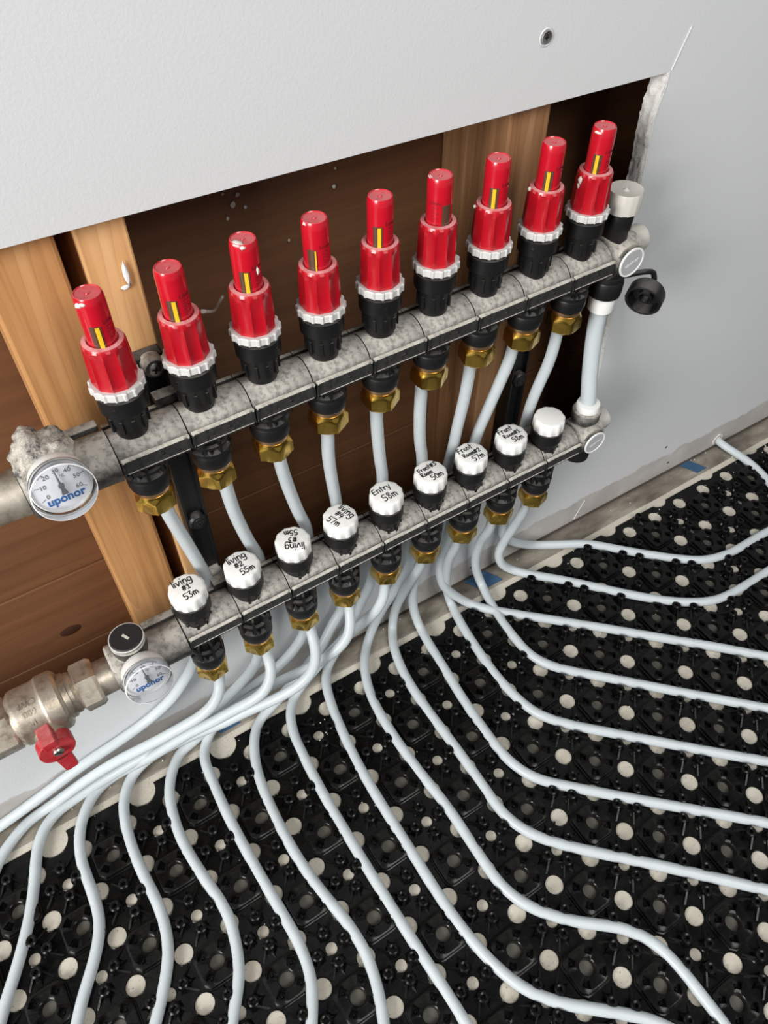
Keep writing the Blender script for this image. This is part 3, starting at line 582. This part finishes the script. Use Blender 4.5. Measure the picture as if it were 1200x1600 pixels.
def sleeve_mesh():
    # fluted sleeve with a smooth rounded shoulder on top
    def f(th,k):
        u=abs(math.sin(th*5)); d={0:0,1:0,2:0,3:0,4:.13,5:.14,6:.11,7:.03,8:0}.get(k,0)
        return 1-d*(u**.6)
    prof=[(.0094,.0325),(.0102,.0336),(.0130,.0332),(.0140,.0312),(.0143,.0262),(.0150,.0100),(.0151,.0035),(.0143,.0008),(.0130,.0)]
    return lathe(prof,80,f,40,close=False)
def redtube_mesh():
    return lathe([(.0093,0),(.0093,.0330),(.0090,.0372),(.0083,.0388),(.0079,.0390),(.0074,.0384),(.0015,.0380),(.0012,.0386),(.0001,.0387)],36,None,30)
def patch(r,a0,a1,z0,z1,th=.0004,n_=6):
    bm=bmesh.new(); I=[];O=[]
    for i in range(n_+1):
        a=a0+(a1-a0)*i/n_
        for z in (z0,z1): O.append(bm.verts.new(((r+th)*math.cos(a),(r+th)*math.sin(a),z))); I.append(bm.verts.new(((r-.0004)*math.cos(a),(r-.0004)*math.sin(a),z)))
    for i in range(n_):
        k=2*i; bm.faces.new((O[k],O[k+2],O[k+3],O[k+1])); bm.faces.new((O[k],O[k+2],I[k+2],I[k])); bm.faces.new((O[k+1],O[k+3],I[k+3],I[k+1]))
    bm.faces.new((O[0],O[1],I[1],I[0])); bm.faces.new((O[-2],O[-1],I[-1],I[-2])); bmesh.ops.recalc_face_normals(bm,faces=bm.faces); return bm
def capm():
    def f(th,k): return 1-(.045*(abs(math.cos(th*5.5))**2.5) if 2<=k<=4 else 0.02*(abs(math.cos(th*5.5))**2.5) if k==1 else 0)
    return lathe([(.0001,.0146),(.0135,.0146),(.0152,.0140),(.0162,.0125),(.0164,.0010),(.0150,0),(.0001,0)],66,f,40)
def shared(name,bm,m):
    d=bpy.data.meshes.new(name); bm.to_mesh(d); bm.free(); d.materials.append(m); return d
NUT=shared('compression_nut',nut_mesh(),M_BRASS); FER=shared('ferrule',lathe([(.0122,-.004),(.0140,0),(.0138,.0034),(.0120,.004)],28,None,30),M_COPPER)
OUTU=shared('outlet_body',outlet_mesh(.010),M_BLACK); OUTL=shared('outlet_body',outlet_mesh(.022),M_BLACK)
VU=shared('valve_body',valve_mesh(.030,.0164,.0125,.0134,.0122),M_BLACK); VL=shared('valve_body',valve_mesh(.036,.0166,.0130,.0146,.0136),M_BLACK)
RING=shared('locking_ring',ring_mesh(),M_RING); SLEEVE=shared('grip_sleeve',sleeve_mesh(),M_RED); TUBE=shared('flow_meter',redtube_mesh(),M_TUBE); CAPM=shared('valve_cap',capm(),M_CAP)
XU=[-.001,.049,.099,.1505,.2005,.250,.3005,.3515,.4015]; ZTU=[.593,.593,.596,.595,.596,.597,.596,.595,.595]
XL=[-.0035,.047,.0975,.1465,.1965,.2465,.295,.3445,.3935]; ZTL=[.312,.309,.310,.311,.314,.314,.313,.313,.313]
ZCU=lambda x:.4670+.010*x; ZCL=lambda x:.2575+.010*x
up=thing('flow_meter_manifold',(0,YU,.470),'upper dusty black manifold rail carrying nine red flow meters over the wall opening','manifold')
low=thing('return_manifold',(0,YL,.2455),'lower dusty black manifold rail with nine white capped valves, below the red flow meters','manifold')
def par(o,root):
    o.parent=root; o.matrix_parent_inverse=Matrix.Identity(4); o.location=Vector(o.location)-root.location; return o
def put(name,me,m,root,loc,rot=(0,0,0),**k): return ob(name,me,m,root,Vector(loc)-root.location,rot,**k)
OFF=[-14,-17,-13,-20,-10,36,-4,0,-4]; YEL=[.35,.38,.35,.7,.35,None,.05,0,0]
for i in range(9):
    x0=-.019 if i==0 else -.0+.05*i-.018; x1=.05*(i+1)-.018
    if i==8: x1=.4300
    xm=(x0+x1)/2
    for root,Y,ZC in ((up,YU,ZCU),(low,YL,ZCL)):
        s=put('rail_section',rail_section(x0-xm,x1-xm),M_RAIL,root,(xm,Y,ZC(xm)),(0,-math.atan(.010),0))
        ob('flange_frame',flange_plate(x0,x1),M_FLANGE,s,(0,-.0206,.002))
        ob('flange_ledge',bx((0,0,0),(x1-x0-.0022,.0030,.0010)),M_LEDGE,s,(0,-.0196,.0091))
        b_=lathe([(.0001,.0006),(.0009,.0006),(.0012,0)],12); ob('mould_mark',xf(b_,RX(PI/2)),M_BLACK,s,(.004,-.0204,.003))
    # upper valve
    x=XU[i]; zt=ZTU[i]; zr=zt-.0695; tl=random.uniform(-.6,.6)*PI/180
    put('valve_body',VU,None,up,(x,YU,zr-.004),(0,0,random.random()*6))
    fm=put('flow_meter',TUBE,None,up,(x,YU,zt-.0385),(0,tl,0))
    ob('locking_ring',RING,None,fm,(0,0,-.0300),(0,0,random.random()*6)); 
    ob('grip_sleeve',SLEEVE,None,fm,(0,0,-.0280),(0,0,random.random()*6))
    phi=math.atan2(CY-YU,CX-x); a=phi+math.radians(OFF[i]); hw=.36 if i!=3 else .34
    ob('sight_window',patch(.0093,a-hw,a+hw,.0035,.0205),M_AMBER,fm)
    if YEL[i] is not None:
        c_=a+hw*YEL[i]; ww=.13 if i!=3 else .05
        if i==3: c_=a+hw*.75
        ob('yellow_scale',patch(.0097,c_-ww,c_+ww,.0045,.0200),M_YELLOW,fm)
    b_=bmesh.new()
    pa=a+1.0 if i!=5 else phi-.30
    add(b_,wrap(textmesh('L/min',.0038,.00008),.0094,pa,.0222))
    for k in range(8):
        add(b_,patch(.0093,pa-.25,pa-.25+(.30 if k%2 else .18),.0040+k*.0021,.0043+k*.0021,.00015,2))
        if k%2: add(b_,wrap(textmesh(str(4-k//2),.0024,.00008),.0094,pa+.2,.0042+k*.0021))
    ob('scale_print',b_,M_INKR,fm)
    for (ii,da,rr_,zz_,sz_) in ((2,.80,.0093,.0190,(.0012,.0009,.0030)),(8,-.80,.0143,-.0005,(.0018,.0012,.0034)),(8,-.85,.0143,-.0050,(.0010,.0009,.0030)),(8,-.5,.0085,.0362,(.0028,.0018,.0012)),(0,-.9,.0088,.0350,(.0022,.0016,.0020)),(0,-.55,.0090,.0362,(.0018,.0012,.0012)),(2,-.7,.0060,.0382,(.0042,.0030,.0010)),(2,-.1,.0085,.0372,(.0020,.0016,.0014)),(3,-.9,.0082,.0375,(.0018,.0012,.0012)),(5,-1.2,.0075,.0382,(.0030,.0012,.0008)),(6,-1.2,.0148,.0035,(.0012,.0012,.0014)),(7,-1.1,.0142,.0040,(.0014,.0014,.0018))):
        if ii==i:
            aa=phi+da; c_=crumb(rr_*math.cos(aa),rr_*math.sin(aa),zz_,sz_,ii*3+da,M_PLASTER,fm); c_.rotation_euler=(0,0,aa+PI/2)
    o_=put('outlet_body',OUTU,None,up,(x+.0,YU,.4210),(0,0,random.random()*6)); zn=[.395,.394,.397,.401,.401,.403,.405,.402,.400][i]+.010
    o_.location.z=zn+.0235-up.location.z
    put('ferrule',FER,None,up,(x,YU,zn+.0200)); put('compression_nut',NUT,None,up,(x,YU,zn),(0,0,[.25,.3,.45,.5,.55,.6,.3,.35,.2][i]))
    # lower valve
    x=XL[i]; zt=ZTL[i]
    put('valve_body',VL,None,low,(x,YL,zt-.0148),(0,0,random.random()*6))
    words=['living #1 53m','living #2 55m','living #3 55m','living #4 57m','Entry 58m','Front Room #3 50m','Front Room #2 57m','Front Room #1 58m',''][i]
    cp=put('valve_cap',CAPM,None,low,(x,YL,zt-.0146),(0,0,random.random()*6),label=('white valve cap marked "%s"'%words if words else 'blank white valve cap'))
    rz=cp.rotation_euler.z
    hwl={0:[('living',-.0005,.0050,1,.02),('#1',.0005,-.0018,.8,0),('53m',.0015,-.0108,.95,.12)],1:[('living',-.0005,.0050,1,.03),('#2',-.0015,-.0018,.8,0),('55m',.003,-.0106,.95,.08)],
         2:[('living',-.0005,.0050,1,-.03),('#3',.0005,-.0020,.8,0),('55m',.001,-.0104,.9,.0)],3:[('living',.0005,.0055,1,0),('#4',-.001,-.0018,.85,0),('57m',.0015,-.0108,.95,.2)],
         4:[('Entry',-.0015,.0030,.92,.0),('58m',.0010,-.0085,1.15,.03)],5:[('Front#3',.0003,.0040,.70,.02),('Room',-.0045,-.0022,.70,0),('50m',.0025,-.0102,.95,.05)],
         6:[('Front',-.0025,.0052,.85,.02),('Room#2',.0003,-.0020,.72,0),('57m',.003,-.0102,.95,.05)],7:[('Front',-.0025,.0054,.85,.0),('Room#1',.0003,-.0018,.72,0),('58m',.002,-.0102,.95,.0)],8:None}[i]
    if hwl:
        ob('handwriting',handwriting(hwl,[.0,.0,PI-.35,-1.35,.03,.05,.0,.0][i]-rz,.0080,.00046),M_INK,cp,(0,0,.0147))
    zn=[.156,.158,.160,.163,.165,.166,.168,.168,.168][i]+.0165
    put('outlet_body',OUTL,None,low,(x,YL,zn+.0235),(0,0,random.random()*6))
    put('ferrule',FER,None,low,(x,YL,zn+.0200)); put('compression_nut',NUT,None,low,(x,YL,zn),(0,0,[.2,.2,.3,.4,.6,.5,.35,.45,.3][i]))
# thermometer
def thermometer(root,c,rd,needle_deg):
    """round dial facing the viewer; c is the dial centre"""
    o=put('thermometer',xf(lathe([(.0001,-.016),(.0060,-.016),(.0065,-.0125),(.0170,-.0120),(.0186,-.0095),(.0192,-.0040),(.0197,.0020),(.0190,.0022),(.0184,.0005),(.0001,.0005)],48,None,30),RX(PI/2)),M_CAP,root,c,rd)
    F=RX(PI/2)
    ob('dial',xf(lathe([(.0001,.0010),(.0178,.0010),(.0181,.0004)],48,None,30,close=False),F),M_DIAL,o)
    cov=lathe([(.0196,.0010),(.0206,.0020),(.0204,.0110),(.0190,.0122),(.0001,.0124)],48,None,30,close=False)
    ob('clear_cover',xf(cov,F),M_GLASS,o)
    ob('cover_rim',xf(lathe([(.0203,.0110),(.0206,.0113),(.0203,.0119),(.0198,.0120),(.0203,.0110)],48,None,30,close=False),F),M_BARK,o)
    b_=bmesh.new()
    A=lambda t:math.radians(205-230*t/60.)
    for k in range(61):
        if k%10==0: l0,wd_=.0030,.0004
        elif 16<k<44: l0,wd_=.0018,.00022
        else: continue
        a=A(k); add(b_,bx((0,0,0),(l0,wd_,.0002)),RZ(a)@T(.0164-l0/2,0,.0012))
    ob('scale_marks',xf(b_,F),M_NEEDLE,o)
    b_=bmesh.new()
    for k in (0,10,20,30,40,50,60):
        a=A(k); add(b_,textmesh(str(k),.0044,.0001,spacing=1.05),T(.0112*math.cos(a),.0112*math.sin(a),.0012))
    add(b_,textmesh('°C',.0030,.0001),T(.0028,.0062,.0012))
    ob('numerals',xf(b_,F),M_NEEDLE,o)
    ob('lettering',xf(add(bmesh.new(),textmesh('uponor',.0082,.0002,spacing=1.0,bold=.0002),T(0,-.0094,.0012)),F),M_LOGO,o)
    b_=bmesh.new(); a=math.radians(90+needle_deg)
    q=[(-.0008,-.002),(.0008,-.002),(.0003,.0125),(-.0003,.0125)]
    add(b_,prism(q,0,.0005),RZ(a-PI/2)@T(0,0,.002)); add(b_,lathe([(.0001,.0016),(.0018,.0014),(.0020,0)],16),T(0,0,.0015)); add(b_,prism([(-.0022,-.0066),(.0022,-.0066),(.0010,-.001),(-.0010,-.001)],0,.0006),RZ(a-PI/2)@T(0,0,.002))
    ob('needle',xf(b_,F),M_NEEDLE,o)
    return o
XA=RY(PI/2)
def cyl_x(prof,seg=32,rf=None,ang=30): return xf(lathe([(r,z) for r,z in prof],seg,rf,ang),XA)     # axis along +x
# upper left end: dusty body, crusted vent, thermometer, brass nipple
put('end_body',cyl_x([(.0195,-.062),(.0215,-.060),(.0215,-.048),(.0200,-.047),(.0188,-.040),(.0188,-.004),(.0192,0)],40),M_BODY,up,(-.0195,YU,.4665))
b_=bx((0,0,0),(.026,.007,.006),bev=.001); put('end_bar',b_,M_BODY,up,(-.034,YU+.0150,.4845))
b_=bmesh.new(); bmesh.ops.create_icosphere(b_,subdivisions=5,radius=1)
for v in b_.verts:
    k=1+.22*noise.noise(v.co*1.9+Vector((3,1,4)))+.10*noise.noise(v.co*5.5)+.03*noise.noise(v.co*13); v.co=Vector((v.co.x*.0195*k,v.co.y*.0195*k,v.co.z*.0215*k))
for f in b_.faces: f.smooth=True
put('crusted_vent',b_,M_PUTTY,up,(-.062,YU+.001,.487),label='crusted air vent caked in plaster')
put('gauge_boss',xf(lathe([(.0001,.034),(.011,.034),(.013,.026),(.0145,.012),(.0145,0)],28),RX(PI/2)),M_BODY,up,(-.0605,YU+.010,.470),(math.radians(-14),0,0))
thermometer(up,(-.0590,YU-.0290,.4870),(math.radians(-14),0,0),3)
nip=thing('supply_nipple',(-.11,YU,.4665),'short nickel-plated pipe stub leaving the frame left of the upper thermometer','pipe fitting')
put('nipple_tube',cyl_x([(.0150,-.05),(.0165,-.049),(.0165,.022),(.0172,.024),(.0172,.028)],32),M_NICKEL,nip,(-.110,YU,.4665))
put('union_nut',cyl_x([(.0175,-.060),(.0210,-.058),(.0210,-.042),(.0185,-.040)],36,hexr(0,0)),M_NICKEL,nip,(-.112,YU,.4665))
# upper right end: end cross with button, white knob, air vent, drain nut and hanging cap
def right_end(root,Y,ZC,upper):
    z=ZC(.45)
    b_=cyl_x([(.0182,0),(.0200,.001),(.0200,.030),(.0185,.034),(.010,.035)],40)
    add(b_,xf(lathe([(.0155,.0),(.0160,.018),(.0150,.0215),(.0140,.022)],36),T(.0175,.004,.003)@RX(PI/2)))
    put('end_cross',b_,M_BODY,root,(.430,Y,z))
    bc=put('end_button',xf(lathe([(.0132,0),(.0140,.0012),(.0136,.0022),(.0122,.0022),(.0120,.0012),(.0001,.0012)],40,None,30),RX(PI/2)),M_CAP,root,(.4475,Y-.0205,z+.003))
    ob('button_face',xf(lathe([(.0121,.0012),(.0118,.0018),(.0001,.0019)],36,close=False),RX(PI/2)),M_SILVER,bc)
    ob('button_lettering',xf(add(bmesh.new(),textmesh('uponor',.0052,.00008),RZ(.3)@T(0,0,.0020)),RX(PI/2)),M_BARK,bc)
    put('end_knob',cyl_x([(.0110,0),(.0125,.001),(.0128,.014),(.0120,.0165),(.0001,.0170)],48,lambda th,k:1-.03*abs(math.sin(th*6)) if 1<=k<=2 else 1),M_CAPG,root,(.4655,Y+.004,z+.004))
right_end(up,YU,ZCU,True); right_end(low,YL,ZCL,False)
# air vent on top of the upper end
put('vent_stem',lathe([(.0110,0),(.0105,.014),(.0118,.016),(.0122,.030),(.0115,.0315)],32),M_BLACK,up,(.4430,YU,.4840))
v_=put('vent_cap',lathe([(.0130,0),(.0152,.0008),(.0154,.0160),(.0142,.0185),(.0128,.0180),(.0030,.0172),(.0001,.0195)],60,lambda th,k:1-.03*abs(math.sin(th*8)) if 1<=k<=2 else 1),M_CAPG,up,(.4430,YU,.5155))
# bottom of the upper end: black union nut, white coupling
put('union_collar',lathe([(.0120,0),(.0150,.001),(.0158,.006),(.0158,.016),(.0145,.018),(.0150,.019),(.0145,.022),(.012,.024)],40,lambda th,k:1-.02*abs(math.sin(th*7)) if 2<=k<=3 else 1),M_BLACK,up,(.4475,YU,.4300))
# hanging cap on its strap
P=crom([(.4500,YU-.008,.4510),(.4640,YU-.014,.4530),(.4760,YU-.019,.4540),(.4850,YU-.020,.4500),(.4870,YU-.022,.4400)],6)
put('cap_strap',xf(tube(P,.0026,8),T(-0,0,0)),M_BLACK,up,(0,0,0)).location=-Vector(up.location)
cap=lathe([(r_*1.15,z_*1.1) for r_,z_ in [(.0001,-.001),(.0140,0),(.0150,.0015),(.0152,.0130),(.0140,.0135),(.0128,.0130),(.0122,.0030),(.0060,.0028),(.0058,.0085),(.0045,.0090),(.0040,.0030),(.0001,.0028)]],48,lambda th,k:1-.02*abs(math.sin(th*14)) if 2<=k<=3 else 1)
put('hanging_cap',cap,M_BLACK,up,(.4850,YU-.0200,.4310),(math.radians(104),0,math.radians(-62)))
# lower end: white collar and connector above, black cap below
put('tee_connector',lathe([(.0125,0),(.0110,.012),(.0118,.016),(.0150,.018),(.0152,.028),(.0140,.030),(.0130,.0305)],36),M_BODY,low,(.4475,YL,.2680))
put('drain_cap',lathe([(.0001,0),(.0130,0),(.0150,.0015),(.0152,.014),(.0140,.016),(.0110,.020)],48,lambda th,k:1-.02*abs(math.sin(th*14)) if 2<=k<=3 else 1),M_BLACK,low,(.4500,YL+.002,.2250))
riser=thing('bypass_pipe',(.4475,YU,.30),'white plastic pipe joining the right ends of the two manifolds','pipe')
P=crom([(.4475,YU,.425),(.4475,YU,.405),(.4480,YU-.003,.37),(.4480,YU-.009,.335),(.4475,YL+.002,.31),(.4475,YL,.292)],10)
put('pipe_run',tube(P,.0082,24),M_PEX,riser,(0,0,0)).location=-Vector(riser.location)
put('coupling',lathe([(.0105,0),(.0122,.001),(.0126,.014),(.0120,.0165),(.010,.017)],36),M_CAP,riser,(.4475,YU,.4130))
put('coupling',lathe([(.0105,0),(.0122,.001),(.0126,.013),(.0118,.0155),(.009,.016)],36),M_CAP,riser,(.4475,YL,.2905))
# lower left end: body with black plug, thermometer, union nut and ball valve
put('end_body',cyl_x([(.0205,-.066),(.0225,-.064),(.0225,-.053),(.0205,-.051),(.0185,-.040),(.0185,-.004),(.0190,0)],40),M_BODY,low,(-.0195,YL,.2480))
b_=bx((0,0,0),(.030,.007,.006),bev=.001); put('end_bar',b_,M_BODY,low,(-.034,YL+.0150,.2660))
pg=put('vent_boss',lathe([(.0145,0),(.0150,.010),(.0152,.020),(.0140,.0215)],36),M_BODY,low,(-.0640,YL+.001,.2580))
ob('black_plug',lathe([(.0134,0),(.0140,.001),(.0140,.0045),(.0130,.0055),(.0001,.0055)],36),M_INK,pg,(0,0,.0205))
ob('plug_rim',lathe([(.0141,.0030),(.0149,.0034),(.0149,.0044),(.0141,.0046),(.0141,.0030)],40,None,30,close=False),M_RING,pg,(0,0,.0205))
ob('plug_slot',bx((0,0,0),(.0022,.0070,.0008)),M_CAPG,pg,(0,0,.0262),(0,0,.5))
put('gauge_boss',xf(lathe([(.0001,.034),(.011,.034),(.013,.026),(.0150,.012),(.0150,0)],28),RX(PI/2)),M_BODY,low,(-.0620,YL+.010,.2450),(math.radians(-14),0,0))
thermometer(low,(-.0625,YL-.0290,.2620),(math.radians(-14),0,0),4)
bv=thing('ball_valve',(-.13,YL,.2450),'dusty nickel-plated ball valve with a red T-handle, at the left end of the lower rail','valve')
HX=hexr(0,0)
put('nipple_tube',cyl_x([(.0160,0),(.0160,.026),(.0150,.027)],32),M_NICKEL,bv,(-.1110,YL,.2450))
put('union_nut',cyl_x([(.0195,0),(.0228,.002),(.0228,.016),(.0205,.019)],36,HX,25),M_NICKEL,bv,(-.1180,YL,.2450),(.35,0,0))
vb_=cyl_x([(.0170,.0),(.0185,-.003),(.0185,-.006),(.0200,-.0065),(.0205,-.011),(.0235,-.0115),(.0262,-.0140),(.0268,-.019),(.0268,-.026),(.0255,-.028),(.0250,-.031),(.0250,-.048),(.0245,-.050),(.0215,-.054)],48,None,22)
put('valve_body',vb_,M_NICKEL,bv,(-.1180,YL,.2450))
put('hex_end',cyl_x([(.0215,0),(.0242,-.002),(.0242,-.034),(.0260,-.036),(.0262,-.046),(.0240,-.048)],36,lambda th,k:(math.cos(PI/6)/math.cos((th%(PI/3))-PI/6)*1.04 if 1<=k<=2 else 1.),25),M_NICKEL,bv,(-.1715,YL,.2450),(.35,0,0))
put('stem_boss',xf(lathe([(.0130,0),(.0125,.024),(.0110,.026),(.0001,.026)],28),RX(PI/2)),M_NICKEL,bv,(-.1500,YL-.008,.2410),(math.radians(0),0,0))
# cast lettering on the valve body, read from the far side
b_=bmesh.new()
for s_,dy,sz in (('1"',-.0085,.0066),('600',.0,.0072),('CWP',.0080,.0070)): add(b_,textmesh(s_,sz,.0006,bold=.0002),T(0,-dy,0))
b_.transform(RZ(PI))
for v in b_.verts:
    x,y,h=v.co; a=math.radians(58)+y/.0250; v.co=(x,-(.0250+h)*math.cos(a),(.0250+h)*math.sin(a))
put('cast_lettering',b_,M_NICKEL,bv,(-.1560,YL,.2450))
# T-handle: domed hub with a raised fin and a lower tongue
hb=bmesh.new()
hub=[(.0150*math.cos(t),.0150*math.sin(t)) for t in [2*PI*k/36 for k in range(36)]]
add(hb,prism(hub,0,.0110,.0008))
add(hb,prism([(-.0068,-.010),(.0068,-.010),(.0056,-.0330),(.0040,-.0345),(-.0040,-.0345),(-.0056,-.0330)],.0055,.0110,.0008))
add(hb,prism([(-.0060,.008),(.0060,.008),(.0056,.0260),(-.0056,.0260)],.0,.0105,.0008))
add(hb,prism([(-.0060,.0175),(.0060,.0175),(.0056,.0265),(-.0056,.0265)],.0,.0200,.0010))
hd=put('handle',xf(hb,RX(PI/2)),M_REDM,bv,(-.1500,YL-.0300,.2380),(math.radians(-4),math.radians(-3),math.radians(4)))
sw=ob('handle_screw',xf(lathe([(.0001,.0032),(.0036,.0032),(.0044,.0022),(.0044,0)],6*4,None,30),RX(PI/2)),M_STEEL,hd,(0,-.0110,0))
b_=bx((0,0,0),(.0075,.0004,.0012)); 
ob('screw_recess',b_,M_INK,hd,(0,-.0143,0),(0,.6,0))
# ------------------------------------------------------------ mounting brackets
def bracket(name,x,label,ztop_,sx):
    o=thing(name,(x,.005,.35),label,'bracket','manifold mounting brackets')
    b_=bx((0,0,0),(.020,.012,ztop_-.205),bev=.0015)
    for s in (-1,1): box(b_,(s*.0085,-.006,0),(.0022,.008,ztop_-.22))
    put('bar',b_,M_BLACK,o,(x,.0065,(ztop_+.205)/2))
    for z,Y in ((ZCU(x),YU),(ZCL(x),YL)):
        b_=bx((0,(.0+Y)/2+.010,.0),(.018,abs(Y)-.012,.012),bev=.001); box(b_,(0,Y+.0185,.018),(.016,.010,.007)); put('rail_clamp',b_,M_BODY,o,(x,0,z-.001))
    for z in ((ztop_-.006),.335):
        put('screw_boss',xf(lathe([(.0085,0),(.0085,.008),(.0070,.010),(.0001,.010)],28),RX(PI/2)),M_BODY if z>.4 else M_BLACK,o,(x,.003,z))
        s=put('screw',xf(lathe([(.0001,.0012),(.0040,.0012),(.0052,.0004),(.0052,0)],20),RX(PI/2)),M_STEEL if z>.4 else M_BLACK,o,(x,-.0072,z))
        b_=bx((0,0,0),(.0062,.0008,.0014)); box(b_,(0,0,0),(.0014,.0008,.0062)); ob('screw_recess',b_,M_INK,s,(0,-.0012,0),(0,.3,0))
    return o
bracket('mounting_bracket',.0300,'black vertical bracket on the left pine stud, behind the first flow meter',.512,1)
bracket('mounting_bracket',.3840,'black vertical bracket on the right stud, behind the eighth flow meter',.500,1)
# cobweb strand of dried film between second meter and rail
b_=tube(crom([(.066,YU+.004,.552),(.080,-.006,.535),(.094,.02,.522),(.100,.030,.518)],8),[.0016,.0014,.0014,.0013]+[.0011]*40,6)
M_FILMC=mat('clear_film',(.7,.68,.64),.25,Alpha=.45)
film=ob('torn_film_strand',b_,M_FILMC); film['label']='thin clear torn strand of film hanging behind the second flow meter'; film['category']='film'
# ------------------------------------------------------------ pipes
LAB={
'U1':'pipe from the first upper outlet, running along the wall foot off left',
'L1':'pipe from the first lower outlet, bending onto the floor at the left edge',
'U2':'pipe from the second upper outlet, leftmost pipe reaching the bottom edge',
'L2':'pipe from the second lower outlet, second from left along the bottom edge',
'L3':'pipe from the third lower outlet, third from left along the bottom edge',
'U3':'pipe from the third upper outlet, fourth from left along the bottom edge',
'L4':'pipe from the fourth lower outlet, fifth from left along the bottom edge',
'U4':'pipe from the fourth upper outlet, sixth from left along the bottom edge',
'L5':'pipe from the fifth lower outlet marked Entry, seventh along the bottom edge',
'U5':'pipe from the fifth upper outlet, swinging right along the bottom edge',
'U6':'pipe from the sixth upper outlet, bending down to the bottom right corner',
'L6':'pipe from the sixth lower outlet, lowest pipe leaving the right edge',
'U7':'pipe from the seventh upper outlet, second lowest leaving the right edge',
'L7':'pipe from the seventh lower outlet, third lowest leaving the right edge',
'L8':'pipe from the eighth lower outlet, fourth lowest leaving the right edge',
'U8':'pipe from the eighth upper outlet, crossing under another pipe toward the right edge',
'L9':'pipe from the ninth lower outlet, curving up at the right',
'U9':'pipe from the ninth upper outlet, topmost long curve at right',
'R':'short pipe coming out of a ragged hole at the wall foot, far right'}
for k,pl in PATHS.items():
    o=ob('heating_pipe',tube(CENT[k],RPIPE,14),M_PEX); o['label']='milky white '+LAB[k]; o['category']='pipe'; o['group']='heating pipes'
# ragged plaster around the wall pipe
bm=bmesh.new()
for k in range(14):
    a=2*PI*k/14
    add(bm,bx((0,0,0),(.0022,.0014,.004+.003*random.random())),T(.828+.0085*math.cos(a),-.0008,.0135+.0085*math.sin(a)*1.1)@RY(-a+random.uniform(-.5,.5)))
for v in bm.verts:
    if v.co.z<.001: v.co.z=.001
ob('ragged_hole_rim',bm,M_GYP,wall)
# crumbs on the mat and floor
b=random.Random(3)
bm=bmesh.new()
for k in range(150):
    x=b.uniform(-.3,.95); y=b.uniform(-.10,-.004) if k<95 else b.uniform(-.3,-.05)
    s=b.uniform(.0005,.0012); add(bm,bx((0,0,0),(s,s*1.3,s)),T(x,y,.0026)@RZ(b.random()*3))
o=ob('plaster_crumbs',bm,M_PLASTER); o['kind']='stuff'; o['label']='scattered plaster crumbs on the floor strip and mat'; o['category']='debris'
